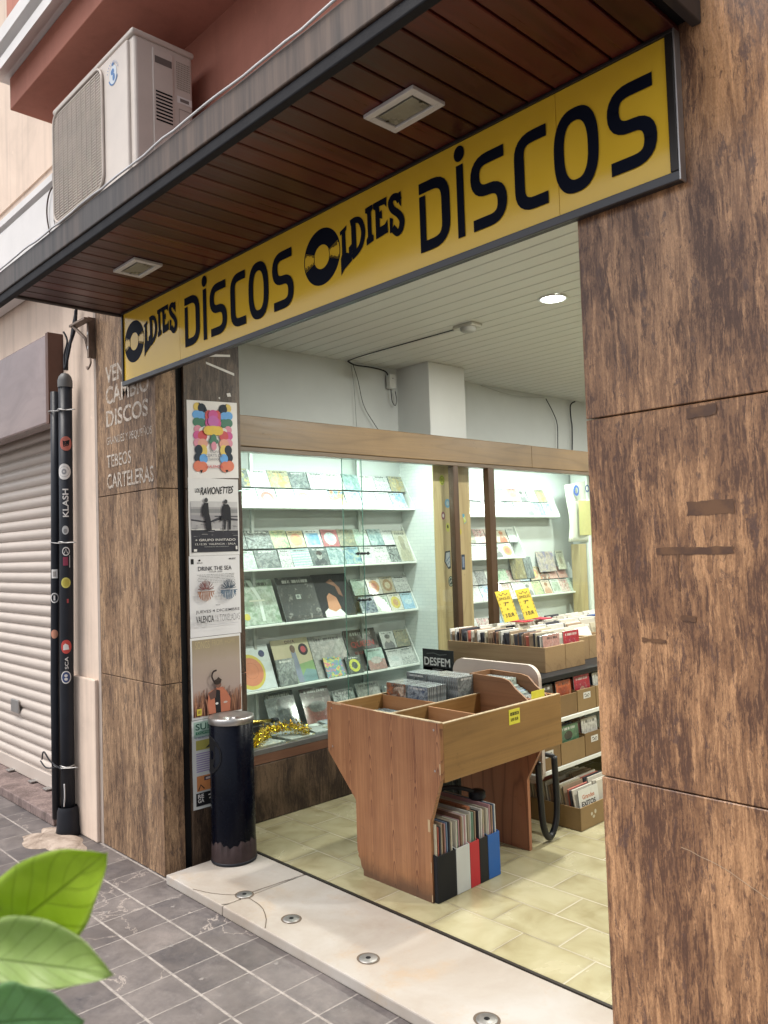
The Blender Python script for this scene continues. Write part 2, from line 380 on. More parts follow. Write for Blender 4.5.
# marble door sill with cracks and floor fittings
sill = thing('door_sill', 'cracked cream marble door sill between the two stone pillars', 'sill', (-2.1, 1.85, 0))
for x0, x1 in ((-3.11, -2.682), (-2.679, .6)):
    MB().bbox(x0, x1, 1.645, 2.038, .001, .040, .005).build('marble_slab', M['marble'], sill)
mcr = pmat('dark_crack', (.10, .075, .055), .9)
A = Art((0, 0, .0403), (1, 0, 0), (0, 1, 0))
def wob(p, q, n, amp, sag=0):
    r = []
    for i in range(n+1):
        t = i/n; x = p[0]+(q[0]-p[0])*t; y = p[1]+(q[1]-p[1])*t
        dx, dy = q[0]-p[0], q[1]-p[1]; l = math.hypot(dx, dy)
        o = sag*math.sin(math.pi*t)+(random.uniform(-amp, amp) if 0 < i < n else 0)
        r.append((x-dy/l*o, y+dx/l*o))
    return r
for p, q, sag in (((-2.70, 1.755), (-2.90, 1.648), .018), ((-2.70, 1.75), (-2.69, 1.648), .02), ((-2.695, 1.75), (-2.41, 1.65), .035), ((-2.70, 1.755), (-2.68, 2.03), .0)):
    A.line(wob(p, q, 14, .0015, sag), .0032, mcr)
A.build('crack', sill)
for x in (-2.70, -2.40, -1.99, -1.50):
    f = MB().lathe([(0, .0435), (.018, .0435), (.020, .0425), (.030, .0422), (.031, .0402)], x, 1.757, 28).build('floor_fitting', pmat('dull_steel', (.26, .25, .24), .45, .8, var=.25), sill)
    MB().lathe([(.0, .0441), (.008, .0441), (.0085, .0436)], x, 1.757, 18).build('screw', M['dark_slot'], f)
    Aq = Art((x, 1.757, .0403), (1, 0, 0), (0, 1, 0)); Aq.ring(0, 0, .040, .0305, mcr, asp=.9, seg=24); Aq.build('mortar_ring', f)
tr = MB().box(-3.06, .6, 2.0385, 2.0495, .001, .043); tag(tr.build('threshold_strip', pmat('dark_metal_strip', (.03, .025, .02), .5, .4)), 'thin dark metal strip between marble sill and tiled floor', 'threshold strip')

# ------------------------------------------------------------------ stone pillars
def slabs(name, parent, x0, x1, y0, y1, zs, mat, gap=.0016):
    for a, b in zip(zs[:-1], zs[1:]): MB().bbox(x0, x1, y0, y1, a+gap, b-gap, .0018, seg=1).build(name, mat, parent)
rp = thing('stone_pillar', 'large polished brown travertine pillar filling the right side', 'pillar', (-.1, 1.9, 0))
MB().box(-1.03, .88, 1.70, 2.08, .0, 3.45).build('core', pmat('pale_joint_mortar', (.30, .22, .16), .9), rp)
slabs('stone_slab', rp, -1.05, .9, 1.676, 2.10, [.001, .809, 1.650, 2.62, 3.44], M['stone_right'])
resid = NT('tape_residue', .5); resid.set('Base Color', resid.ramp(resid.noise(resid.coord(), 30, 4, .6), [(.4, (.085, .040, .022)), (.62, (.150, .072, .032))])); resid = resid.m
A = Art((0, 1.6755, 0), (1, 0, 0), (0, 0, 1))
def ragged(u0, v0, u1, v1, amp=.003, n=9):
    pts = [(u0+(u1-u0)*i/n, v0+random.uniform(-amp, amp)*.6) for i in range(n+1)]+[(u1+random.uniform(-amp, amp), v0+(v1-v0)*.5)]
    return pts+[(u0+(u1-u0)*i/n, v1+random.uniform(-amp, amp)*.6) for i in range(n, -1, -1)]+[(u0+random.uniform(-amp, amp), v0+(v1-v0)*.5)]
for r in ((-.81, 1.408, -.708, 1.438), (-.885, 1.325, -.712, 1.340), (-.838, 1.245, -.832, 1.325), (-.835, 1.180, -.80, 1.193), (-.93, 1.130, -.872, 1.138), (-.80, 1.618, -.735, 1.642)):
    A.poly(ragged(*r), resid)
A.build('tape_residue', rp)
# hairline scratch
A = Art((0, 1.6752, 0), (1, 0, 0), (0, 0, 1)); A.line(wob((-.86, .69), (-.62, .60), 12, .002, .012), .0014, (.45, .33, .22)); A.build('scratch', rp)

lp = thing('stone_pillar', 'narrow brown stone pillar painted with white shop lettering', 'pillar', (-3.48, 1.72, 0))
slabs('stone_slab', lp, -3.765, -3.176, 1.676, 1.775, [.001, .805, 1.650, 2.56], M['stone_left'])
MB().box(-3.75, -3.19, 1.69, 1.775, 0, 2.56).build('core', pmat('dark_joint', (.12, .09, .06), .9), lp)
MB().box(-3.74, -3.19, 1.7755, 1.812, 0, 2.6).build('shutter_channel', M['dark_slot'], lp)
MB().box(-3.792, -3.767, 1.676, 1.74, 0, 2.56).build('corner_strip', pmat('grey_mortar_strip', (.36, .30, .26), .9, bump=.3), lp)
PW = (.54, .49, .43)
def worn(col):
    t = NT('worn_white_paint', .8); n = t.noise(t.coord(), 45, 8, .8)
    t.set('Base Color', t.ramp(n, [(.42, (.27, .19, .13)), (.56, col)])); return t.m
pw = worn(PW)
A = Art((-3.66, 1.6755, 0), (1, 0, 0), (0, 0, 1), base=.0004)
for s_, v, wd, h, b in (('VENDO', 2.185, .36, .080, .02), ('CAMBIO', 2.083, .43, .085, .02), ('DISCOS', 1.975, .42, .078, .02), ('GRANDES Y PEQUEÑOS', 1.885, .45, .050, .0), ('TEBEOS', 1.782, .25, .060, .01), ('CARTELERAS', 1.682, .46, .070, .015)):
    A.text(s_, .19 if s_ == 'DE' else 0, v, wd, h, pw, b)
A.build('painted_lettering', lp)

pp = thing('poster_pillar', 'dark brown stone jamb covered by a column of posters', 'pillar', (-3.25, 1.96, 0))
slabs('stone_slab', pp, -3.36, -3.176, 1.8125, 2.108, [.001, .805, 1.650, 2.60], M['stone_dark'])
A = Art((-3.1755, 0, 0), (0, 1, 0), (0, 0, 1))
ws = paint((.62, .60, .58))
for pts in ([(1.84, 2.30), (1.93, 2.27), (2.06, 2.285), (2.06, 2.275), (1.93, 2.258), (1.84, 2.288)], [(1.93, 2.235), (2.08, 2.20), (2.08, 2.188), (1.93, 2.225)], [(2.035, 2.10), (2.055, 2.105), (2.06, 2.088), (2.04, 2.085)], [(1.99, 2.075), (2.00, 2.08), (2.0, 2.068)]):
    A.poly(pts, ws)
A.build('paper_scrap', pp)

# ------------------------------------------------------------------ plastered facade of the building
fw = thing('facade_wall', 'beige plastered house front left of the stone pillar', 'wall', (-3.97, 1.75, 0))
MB().box(-4.16, -3.793, 1.676, 1.95, 0, 3.5).build('plaster_pier', M['plaster_beige'], fw)
MB().bbox(-4.19, -3.797, 1.656, 1.6755, 0, .772, .006).build('dado', M['plaster_beige'], fw)
MB().box(-9, -4.16, 1.70, 1.95, 2.2, 3.5).build('plaster_lintel', M['plaster_beige'], fw)
MB().box(-9, 1.6, 1.69, 1.95, 3.5, 6.5).build('plaster_upper_wall', M['plaster_beige'], fw)
MB().box(-3.79, -1.06, 1.68, 1.95, 2.60, 3.4995).build('plaster_over_canopy', M['plaster_pink'], fw)
# neighbour cornice
cn = thing('cornice', 'white moulded cornice over the neighbouring shutter', 'cornice', (-6.5, 1.55, 2.86))
MB().prism([(-9, 1.50, 2.92), (-9, 1.50, 3.15), (-9, 1.52, 3.155), (-9, 1.52, 3.17), (-9, 1.49, 3.175), (-9, 1.49, 3.21), (-9, 1.69, 3.22), (-9, 1.69, 2.86), (-9, 1.60, 2.86)], (5.20, 0, 0)).build('moulding', M['white_mould'], cn)

# roller shutter
def shutter():
    r = thing('roller_shutter', 'closed cream metal roller shutter at far left', 'shutter', (-5.6, 1.8, .05))
    mb = MB(); z = .135; P = .064; x0, x1 = -8.8, -4.19
    prof = []
    while z < 2.16:
        for k in range(9):
            t = k/8; prof.append((1.80-.014*math.sin(math.pi*t)**.7, z+t*(P-.006)))
        prof.append((1.806, z+P-.004)); prof.append((1.806, z+P-.001)); z += P
    n = len(prof); mb.add([(x0, y, zz) for y, zz in prof]+[(x1, y, zz) for y, zz in prof], [(i, i+1, n+i+1, n+i) for i in range(n-1)], 0, True)
    sm = pmat('cream_painted_slats', (.50, .435, .385), .42, .1, var=.05, scale=4)
    mb.build('slats', sm, r)
    MB().bbox(x0, x1, 1.782, 1.81, .055, .133, .004).build('bottom_rail', sm, r)
    MB().bbox(-5.3, -5.17, 1.772, 1.783, .42, .50, .004).build('lock_plate', M['steel'], r)
    MB().bbox(-4.215, -4.165, 1.762, 1.83, .05, 2.2, .004).build('guide_rail', pmat('cream_rail', (.50, .45, .41), .5, .2), r)
    for x in (-4.95, -5.32, -4.72): MB().bbox(x, x+.055, 1.745, 1.783, .058, .066, .002).build('bolt', M['steel'], r)
shutter()
MB_ = MB().bbox(-9, -4.20, 1.605, 1.80, .001, .052, .006)
tag(MB_.build('doorstep', travertine('reddish_step_stone', (.10, .072, .066), (.16, .115, .105), (.23, .17, .155), (.12, .09, .085), .6, 2, .3)), 'reddish stone doorstep under the roller shutter', 'step')
# neighbour signboard
sb = thing('signboard', 'plain brown signboard above the roller shutter', 'signboard', (-6, 1.63, 2.06))
tt = NT('brown_glossy_panel', .18); tt.set('Base Color', tt.ramp(tt.noise(tt.coord(scale=(1, 1, 2)), 2.0, 5, .6, .8), [(.35, (.14, .085, .08)), (.65, (.22, .15, .14))])); tt = tt.m
MB().bbox(-8.5, -4.20, 1.60, 1.692, 2.065, 2.53, .006).build('panel', tt, sb)
MB().box(-4.199, -4.165, 1.598, 1.692, 2.06, 2.535).build('edge_trim', pmat('dark_brown_trim', (.10, .045, .03), .5), sb)

# ------------------------------------------------------------------ balcony above
bl = thing('balcony', 'salmon balcony slab with white moulding over the canopy', 'balcony', (-1.5, 1.5, 3.45))
MB().bbox(-3.80, 3, 1.30, 1.688, 3.45, 3.60, .004).build('slab', M['plaster_pink'], bl)
MB().prism([(-3.86, 1.222, 3.565), (-3.86, 1.222, 3.615), (-3.86, 1.245, 3.63), (-3.86, 1.245, 3.645), (-3.86, 1.205, 3.655), (-3.86, 1.205, 3.72), (-3.86, 1.68, 3.72), (-3.86, 1.68, 3.603), (-3.86, 1.28, 3.603)], (6.8, 0, 0)).build('moulding', M['white_mould'], bl)
MB().box(-3.80, 3, 1.29, 1.36, 3.722, 4.7).build('parapet', M['plaster_pink'], bl)
for x in (-3.7, -3.3, -2.9): MB().bbox(x, x+.3, 1.278, 1.2895, 3.80, 4.6, .004).build('relief_panel', M['plaster_pink'], bl)

# ------------------------------------------------------------------ canopy
cp = thing('canopy', 'wooden shop canopy with dark plank soffit and metal fascia', 'canopy', (-2, 1.4, 2.43))
mplank = woodmat('dark_red_soffit_planks', (.014, .003, .003), (.060, .010, .008), (.110, .017, .012), 'Y', .34, 5, 6, .35)
mplank2 = woodmat('darker_soffit_planks', (.010, .003, .003), (.036, .007, .006), (.068, .012, .009), 'Y', .36, 5, 6, .35, seed=4)
P0 = -3.448; pitch_ = .0788
a_, b_ = MB(), MB(); mb = a_; k = 0
while P0 < -.78:
    x1 = min(P0+pitch_, -.745)
    MB().bbox(P0+.0035, x1-.0035, 1.192, 1.675, 2.468, 2.482, .0025, seg=1).build('soffit_plank', mplank if random.random() < .6 else mplank2, cp); P0 += pitch_
MB().box(-3.443, -.745, 1.19, 1.675, 2.4835, 2.512).build('soffit_backing', M['dark_slot'], cp)
def m_fascia():
    t = NT('weathered_fascia', .5, .15); c = t.coord('Object', scale=(30, 30, 1.5)); n = t.noise(c, 1, 6, .65); g = t.noise(t.coord(), 1.3, 3)
    col = t.mix(t.ramp(g, [(.4, 0.0), (.6, 1.0)]), t.ramp(n, [(.35, (.026, .021, .019)), (.65, (.070, .056, .050))]), t.ramp(n, [(.35, (.045, .029, .021)), (.65, (.115, .075, .053))]))
    t.set('Base Color', col); t.bump(n, .15, .002); return t.m
MB().bbox(-3.72, -.724, 1.158, 1.1735, 2.489, 2.582, .004).build('fascia', m_fascia(), cp)
MB().bbox(-3.72, -.728, 1.164, 1.191, 2.454, 2.4885, .004).build('lower_lip', pmat('dark_wood_lip', (.012, .012, .015), .7, bump=.2), cp)
MB().box(-3.466, -.728, 1.1745, 1.675, 2.5125, 2.578).build('canopy_deck', pmat('grey_roof_felt', (.11, .10, .10), .9), cp)
MB().bbox(-3.474, -3.4495, 1.1915, 1.674, 2.461, 2.582, .003).build('end_board', pmat('dark_end_board', (.05, .04, .038), .6), cp)
MB().bbox(-.7435, -.722, 1.1915, 1.674, 2.461, 2.577, .003).build('end_board', pmat('dark_end_board', (.05, .045, .045), .5, .3), cp)
# wavy drip edge
pts = []; x = -3.72
while x < -.72: pts.append((x, 1.152+random.uniform(-.002, .002), 2.585+.0025*math.sin(x*9)+.002*math.sin(x*23))); x += .06
MB().tube(pts, .0038, 6).build('drip_edge', pmat('pale_zinc', (.60, .60, .60), .4, .5), cp)

def soffit_lamp(x, y, label):
    r = thing('recessed_lamp', label, 'lamp', (x, y, 2.425), 'lamps set into the canopy soffit')
    w2, d2 = .089, .058
    mb = MB()
    for a in ((-w2, w2, -d2, -d2+.020), (-w2, w2, d2-.020, d2), (-w2, -w2+.022, -d2+.020, d2-.020), (w2-.022, w2, -d2+.020, d2-.020)):
        mb.bbox(x+a[0], x+a[1], y+a[2], y+a[3], 2.457, 2.4675, .002)
    mb.build('frame', pmat('off_white_enamel', (.55, .54, .52), .4), r)
    MB().box(x-w2+.022, x+w2-.022, y-d2+.020, y+d2-.020, 2.4625, 2.4645).build('reflector', pmat('dull_reflector', (.26, .255, .22), .35, .4, var=.4), r)
    MB().bbox(x-w2+.030, x+w2-.030, y-d2+.028, y+d2-.028, 2.4585, 2.4615, .001).build('lens', pmat('dusty_frosted_glass', (.24, .24, .20), .3, var=.3), r)
    for sx in (-1, 1): MB().disc((x+sx*(w2-.030), y, 2.4578), (0, 0, -1), .005, 10).build('screw', M['black_metal'], r)
soffit_lamp(-1.380, 1.427, 'white framed recessed lamp in the soffit above the big lettering')
soffit_lamp(-2.828, 1.430, 'small white recessed lamp in the soffit near the air conditioner')

# ------------------------------------------------------------------ fascia sign
YEL = pmat('yellow_sign_acrylic', (.74, .47, .035), .14, var=.05, scale=2)
INK = NT('navy_black_vinyl', .6, spec=.08).set('Base Color', (.004, .006, .015)).m
sg = thing('shop_sign', 'long yellow shop sign reading OLDIES DISCOS twice in black', 'sign', (-2.11, 1.665, 2.134))
MB().bbox(-3.430, -.777, 1.6585, 1.6745, 2.133, 2.4665, .002).build('box', pmat('dark_sign_casing', (.03, .028, .03), .45, .3), sg)
for a, b in ((-3.418, -2.918), (-2.9165, -1.084), (-1.0825, -.796)): MB().box(a, b, 1.6545, 1.6582, 2.153, 2.4585).build('panel', YEL, sg)
mfr = pmat('bronze_frame', (.035, .030, .028), .35, .6); mfb = pmat('grey_bottom_rail', (.075, .075, .08), .4, .5)
MB().bbox(-3.433, -.775, 1.6475, 1.6580, 2.1315, 2.1525, .002).build('bottom_rail', mfb, sg)
MB().bbox(-3.433, -.775, 1.6475, 1.6580, 2.4590, 2.4672, .001).build('top_rail', mfr, sg)
MB().bbox(-3.433, -3.4185, 1.6475, 1.6580, 2.153, 2.4585, .002).build('side_rail', mfr, sg)
MB().bbox(-.7955, -.777, 1.6475, 1.6580, 2.153, 2.4585, .002).build('side_rail', mfr, sg)
MB().bbox(-.7765, -.7725, 1.648, 1.6745, 2.1315, 2.4672, .001).build('side_trim', pmat('aluminium_trim', (.45, .44, .43), .35, .8), sg)

def resample(pts, closed=False, n=6):
    """Catmull-Rom smoothing"""
    P = [Vector(p) for p in pts]; out = []; m = len(P)
    for i in range(m if closed else m-1):
        p0 = P[(i-1) % m] if closed or i > 0 else P[i]; p1 = P[i]; p2 = P[(i+1) % m]; p3 = P[(i+2) % m] if closed or i+2 < m else P[i+1]
        for k in range(n):
            t = k/n; out.append(tuple(.5*((2*p1)+(-p0+p2)*t+(2*p0-5*p1+4*p2-p3)*t*t+(-p0+3*p1-3*p2+p3)*t**3)))
    if not closed: out.append(tuple(P[-1]))
    return out
def band(A, path, w, col, n=5):
    """constant-width stroke through straight runs and rounded corners, square ends"""
    A.line(path, w, col)
def rounded(pts, r=.028, seg=6):
    P = [Vector(p) for p in pts]; out = [tuple(P[0])]
    for i in range(1, len(P)-1):
        a, b, c = P[i-1], P[i], P[i+1]; d1 = (a-b).normalized(); d2 = (c-b).normalized()
        rr = min(r, (a-b).length*.499, (c-b).length*.499); s = b+d1*rr; e = b+d2*rr
        for k in range(seg+1):
            t = k/seg; out.append(tuple(s*(1-t)**2+b*2*t*(1-t)+e*t*t))
    out.append(tuple(P[-1])); return out
def signset(A, dx):
    X = lambda a: a+dx
    w = .030; zt, zb = 2.362, 2.168; h = w/2
    # vinyl disc as O
    cx, cz, r = X(-1.928), 2.284, .090
    A.ring(cx, cz, r, .038, INK, 22, 158, asp=1.0); A.ring(cx, cz, r, .038, INK, 200, 340)
    A.ring(cx, cz, r, r-.0035, INK, 158, 200); A.ring(cx, cz, r, r-.0035, INK, -20, 22)
    A.ring(cx, cz, .039, .0365, INK, 158, 200); A.ring(cx, cz, .039, .0365, INK, -20, 22)
    for a0, sgn in ((22, -1), (158, 1), (200, -1), (340, 1)):
        for k in range(10):
            rr = .040+k*.0048; da = random.uniform(3, 11); A.ring(cx, cz, rr+.0040, rr+.0012, INK, min(a0, a0+sgn*da), max(a0, a0+sgn*da), seg=3)
    # LDIES, slab letters on a swinging base line
    poly = lambda P: A.poly([(X(a), b) for a, b in P], INK)
    poly([(-1.836, 2.334), (-1.805, 2.346), (-1.806, 2.333), (-1.812, 2.328), (-1.810, 2.262), (-1.822, 2.212), (-1.835, 2.197), (-1.835, 2.250), (-1.829, 2.262), (-1.828, 2.325), (-1.836, 2.322)])
    poly([(-1.810, 2.262), (-1.797, 2.258), (-1.797, 2.274), (-1.783, 2.282), (-1.784, 2.231), (-1.822, 2.212)])
    # D with hollow
    A.line([(X(-1.7725), 2.242), (X(-1.7735), 2.345)], .021, INK)
    A.line([(X(a), b) for a, b in resample([(-1.787, 2.346), (-1.765, 2.349), (-1.742, 2.338), (-1.7305, 2.305), (-1.738, 2.272), (-1.756, 2.253), (-1.783, 2.240)], n=5)], .0185, INK)
    poly([(-1.719, 2.368), (-1.686, 2.371), (-1.686, 2.358), (-1.694, 2.350), (-1.693, 2.284), (-1.685, 2.277), (-1.686, 2.262), (-1.717, 2.256), (-1.717, 2.272), (-1.710, 2.281), (-1.711, 2.350), (-1.719, 2.354)])
    poly([(-1.684, 2.371), (-1.627, 2.373), (-1.628, 2.343), (-1.637, 2.354), (-1.6585, 2.355), (-1.675, 2.348), (-1.684, 2.355)])
    poly([(-1.6755, 2.35), (-1.6585, 2.356), (-1.6575, 2.29), (-1.675, 2.278)])
    poly([(-1.659, 2.337), (-1.648, 2.341), (-1.647, 2.315), (-1.659, 2.320)])
    poly([(-1.6755, 2.262), (-1.675, 2.284), (-1.657, 2.293), (-1.638, 2.295), (-1.626, 2.306), (-1.624, 2.268)])
    A.line([(X(a), b) for a, b in resample([(-1.574, 2.343), (-1.583, 2.357), (-1.600, 2.361), (-1.611, 2.349), (-1.603, 2.328), (-1.579, 2.306), (-1.567, 2.285), (-1.572, 2.262), (-1.587, 2.255), (-1.606, 2.275)], n=5)], .021, INK)
    poly([(-1.577, 2.368), (-1.568, 2.370), (-1.568, 2.325), (-1.577, 2.335)]); poly([(-1.617, 2.262), (-1.608, 2.262), (-1.602, 2.300), (-1.616, 2.308)])
    # DISCOS
    A.line([(X(-1.486), zb), (X(-1.486), 2.325)], .023, INK)
    A.line([(X(a), b) for a, b in rounded([(-1.498, zt-h), (-1.401, zt-h), (-1.401, zb+h), (-1.4975, zb+h)], .055)], w, INK)
    A.line([(X(-1.3485), zb), (X(-1.3485), zt)], .024, INK); A.ell(X(-1.3485), 2.392, .018, .0215, INK)
    S = lambda a, b: A.line([(X(p), q) for p, q in rounded([(b-.002, zt-h), (a+h-.002, zt-h), (a+h-.002, 2.265), (b-h+.004, 2.265), (b-h+.004, zb+h), (a+.004, zb+h)], .045)], w, INK)
    S(-1.311, -1.201)
    A.line([(X(p), q) for p, q in rounded([(-1.075, zt-h), (-1.172+h, zt-h), (-1.172+h, zb+h), (-1.075, zb+h)], .055)], w, INK)
    A.ring(X(-.996), 2.266, .0605, .0315, INK, seg=48, asp=1) if False else None
    n = 48; o_ = []; i_ = []
    for k in range(n+1):
        a = 2*math.pi*k/n; ca, sa = math.cos(a), math.sin(a)
        e = lambda v: math.copysign(abs(v)**.8, v)
        o_.append((X(-.996)+.060*e(ca), 2.266+.100*e(sa))); i_.append((X(-.996)+.032*e(ca), 2.266+.069*e(sa)))
    A.mb.add([A.P(*p) for p in o_]+[A.P(*p) for p in i_], [(k, k+1, n+2+k, n+1+k) for k in range(n)], A.mi(INK))
    S(-.911, -.800)
for dx in (0, -1.279):
    A = Art((0, 1.6543, -.0468), (1, 0, 0), (0, 0, 1), step=.00003, base=.0003, size=1.0344); signset(A, dx); A.build('lettering', sg)

# ------------------------------------------------------------------ air conditioner
ac = thing('air_conditioner', 'cream outdoor air conditioner unit above the canopy', 'air conditioner', (-3.05, 1.48, 2.76))
mac = pmat('aged_cream_enamel', (.56, .50, .45), .45, var=.08, scale=5)
x0, x1, y0, y1, z0, z1 = -3.42, -2.68, 1.35, 1.60, 2.76, 3.305
MB().bbox(x0, x1, y0+.008, y1, z0, z1-.02, .012, seg=3).build('casing', mac, ac)
MB().bbox(x0-.006, x1+.006, y0-.002, y1+.006, z1-.022, z1, .008, seg=3).build('lid', mac, ac)
MB().bbox(x0+.005, x1-.035, y0-.004, y0+.012, z0+.01, z1-.03, .01, seg=3).build('front_panel', mac, ac)
g = MB(); gx0, gx1, gz0, gz1 = x0+.030, x0+.500, z0+.03, z1-.045
# rounded recessed fan grille
def rrect(ax0, ax1, az0, az1, r, y, n=6):
    out = []
    for cx_, cz_, a0 in ((ax1-r, az1-r, 0), (ax0+r, az1-r, 90), (ax0+r, az0+r, 180), (ax1-r, az0+r, 270)):
        for k in range(n+1): a = rad(a0+90*k/n); out.append((cx_+r*math.cos(a), y, cz_+r*math.sin(a)))
    return out
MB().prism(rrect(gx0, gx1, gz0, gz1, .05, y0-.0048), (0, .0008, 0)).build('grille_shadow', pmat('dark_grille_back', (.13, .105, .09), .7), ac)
gcx, gcz = (gx0+gx1)/2, (gz0+gz1)/2
mgr = pmat('cream_grille', (.48, .42, .37), .5)
g = MB()
for i in range(40):
    z = gz0+.008+i*(gz1-gz0-.016)/39
    ins = 0
    for e in (gz0, gz1):
        d = abs(z-e)
        if d < .05: ins = .05-math.sqrt(max(0, .05**2-(.05-d)**2))
    g.box(gx0+ins+.002, gx1-ins-.002, y0-.0105, y0-.006, z-.0026, z+.0026)
g.build('grille', mgr, ac)
g = MB()
for i in range(9): xx = gx0+.05+i*(gx1-gx0-.10)/8; g.box(xx-.0016, xx+.0016, y0-.013, y0-.0108, gz0+.01, gz1-.01)
fr = rrect(gx0-.006, gx1+.006, gz0-.006, gz1+.006, .055, y0-.010); g.tube(fr, .006, 6, closed=True)
g.build('grille_frame', mgr, ac)
# emblem
A = Art((-2.828, y0-.0045, 3.19), (1, 0, 0), (0, 0, 1)); B_ = (.06, .16, .36)
A.ring(0, 0, .040, .033, B_, 200, 340); A.ell(0, .0, .030, .036, (.50, .55, .60)); A.ell(-.004, .012, .014, .012, B_); A.ell(.006, -.012, .010, .014, B_); A.ell(0, .040, .010, .006, B_)
for k in range(11): a = rad(20+k*14); A.line([(.040*math.cos(a), .044*math.sin(a)), (.048*math.cos(a), .052*math.sin(a))], .003, B_)
A.build('emblem', ac)
# right side details (service side)
sx = x1+.0005
MB().bbox(x1-.004, x1+.004, 1.43, 1.515, 2.82, 3.262, .003).build('service_cover', mac, ac)
MB().box(x1+.0035, x1+.0046, 1.438, 1.508, 3.205, 3.232).build('handle_recess', pmat('shadowed_recess', (.13, .11, .10), .7), ac)
sv = MB()
for k in range(9): sv.box(x1+.0040, x1+.0052, 1.44, 1.508, 2.985+k*.0135, 2.991+k*.0135)
sv.build('vent_slots', M['dark_slot'], ac)
sv = MB()
for k in range(13):
    for j in range(9): sv.box(x1-.0002, x1+.0010, 1.530+j*.0065, 1.5335+j*.0065, 3.14+k*.0085, 3.1445+k*.0085)
sv.build('side_grille', pmat('grey_fins', (.25, .23, .19), .6), ac)
A = Art((x1+.001, 0, 0), (0, 1, 0), (0, 0, 1)); A.rect(1.53, 3.085, 1.592, 3.112, (.7, .69, .67)); A.rect(1.542, 3.092, 1.58, 3.105, (.16, .14, .13)); A.rect(1.536, 2.96, 1.584, 2.962, (.2, .17, .15)); A.rect(1.536, 3.06, 1.584, 3.062, (.2, .17, .15)); A.rect(1.536, 2.962, 1.5375, 3.06, (.2, .17, .15)); A.rect(1.5825, 2.962, 1.584, 3.06, (.2, .17, .15)); A.build('rating_label', ac)
for xx in (-3.28, -2.82): MB().bbox(xx-.02, xx+.02, 1.36, 1.68, 2.735, 2.7595, .003).bbox(xx-.018, xx+.018, 1.655, 1.679, 2.55, 2.735, .003).build('wall_bracket', M['steel'], ac)
# pipe lagging and cables beside the unit
pl = thing('cable_bundle', 'black corrugated hose and loose cables beside the air conditioner', 'cables', (-3.75, 1.5, 2.55))
pts = []; rs = []
for i in range(70): z = 3.44-i*.006; pts.append((-3.80+.006*math.sin(i*.11)+.0006*i, 1.515, z)); rs.append(.015 if i % 2 else .0105)
MB().tube(pts, rs, 8).build('corrugated_hose', M['black_rubber'], pl)
for k in range(6):
    P_ = [(-3.785+.008*k, 1.51-.004*k, 3.10), (-3.80+.014*k, 1.50, 2.98), (-3.72+.010*k, 1.50-.003*k, 2.88), (-3.655+.006*k, 1.49, 2.74), (-3.60+.01*k, 1.48, 2.585)]
    MB().tube(resample(P_, n=6), .0055, 6).build('cable', M['black_rubber'], pl)
P_ = [(-3.76, 1.50, 3.16), (-3.84, 1.49, 3.12), (-3.87, 1.49, 3.02), (-3.80, 1.49, 2.85), (-3.70, 1.48, 2.72), (-3.66, 1.48, 2.585)]
MB().tube(resample(P_, n=8), .0035, 6).build('cable', pmat('brown_cable', (.06, .035, .03), .5), pl)

# ------------------------------------------------------------------ pipes on the left wall
pg = thing('drain_pipe', 'black plastic cable pipe covered in stickers beside the shutter', 'pipe', (-3.95, 1.6, .0))
mp_ = pmat('black_pipe_plastic', (.016, .018, .024), .38, var=.15)
MB().tube([(-4.025, 1.612, .06), (-4.025, 1.612, .6), (-4.00, 1.612, 1.4), (-3.985, 1.612, 2.24)], .033, 20).build('pipe', mp_, pg)
MB().lathe([(.0, 2.29), (.018, 2.285), (.030, 2.270), (.0355, 2.25), (.0355, 2.215)], -3.985, 1.612, 20).build('cap', pmat('grey_cap', (.10, .10, .10), .5), pg)
MB().lathe([(.043, .14), (.050, .12), (.054, .04), (.06, .01), (.05, .002)], -4.025, 1.61, 20).build('foot', M['black_rubber'], pg)
MB().tube([(-4.10, 1.585, .07), (-4.10, 1.585, .7), (-4.065, 1.585, 1.5), (-4.045, 1.585, 2.20)], .022, 14).build('thin_pipe', mp_, pg)
MB().tube(resample([(-3.96, 1.61, 2.30), (-3.965, 1.62, 2.40), (-3.93, 1.64, 2.50), (-3.93, 1.65, 2.60)], n=6), .009, 8).tube(resample([(-3.95, 1.60, 2.30), (-3.935, 1.62, 2.42), (-3.945, 1.64, 2.52), (-3.915, 1.65, 2.62)], n=6), .007, 8).tube(resample([(-3.96, 1.60, 2.3), (-3.985, 1.61, 2.38), (-3.97, 1.62, 2.45), (-3.99, 1.61, 2.5)], n=6), .005, 6).build('cable', M['black_rubber'], pg)
for z in (2.10, 1.44, .34):
    xx = -4.025+.04*min(1, z/2.24); P_ = [(xx+.037*math.cos(rad(a)), 1.612+.037*math.sin(rad(a)), z+.003*math.sin(a)) for a in range(-200, 41, 20)]
    MB().tube(P_, .0035, 6).build('wire_tie', M['steel'], pg); MB().tube(resample([(-4.14, 1.60, z), (-4.07, 1.560, z+.003), (-4.00, 1.572, z-.004), (xx+.075, 1.63, z-.002)], n=5), .0025, 6).build('wire_tie', M['steel'], pg)
MB().tube(resample([(-3.98, 1.57, .33), (-4.08, 1.55, .36), (-4.14, 1.54, .40), (-4.22, 1.56, .345)], n=5), .004, 5).tube(resample([(-4.02, 1.57, .34), (-4.13, 1.55, .32), (-4.24, 1.56, .335)], n=5), .0035, 5).build('loose_wire', M['black_rubber'], pg)
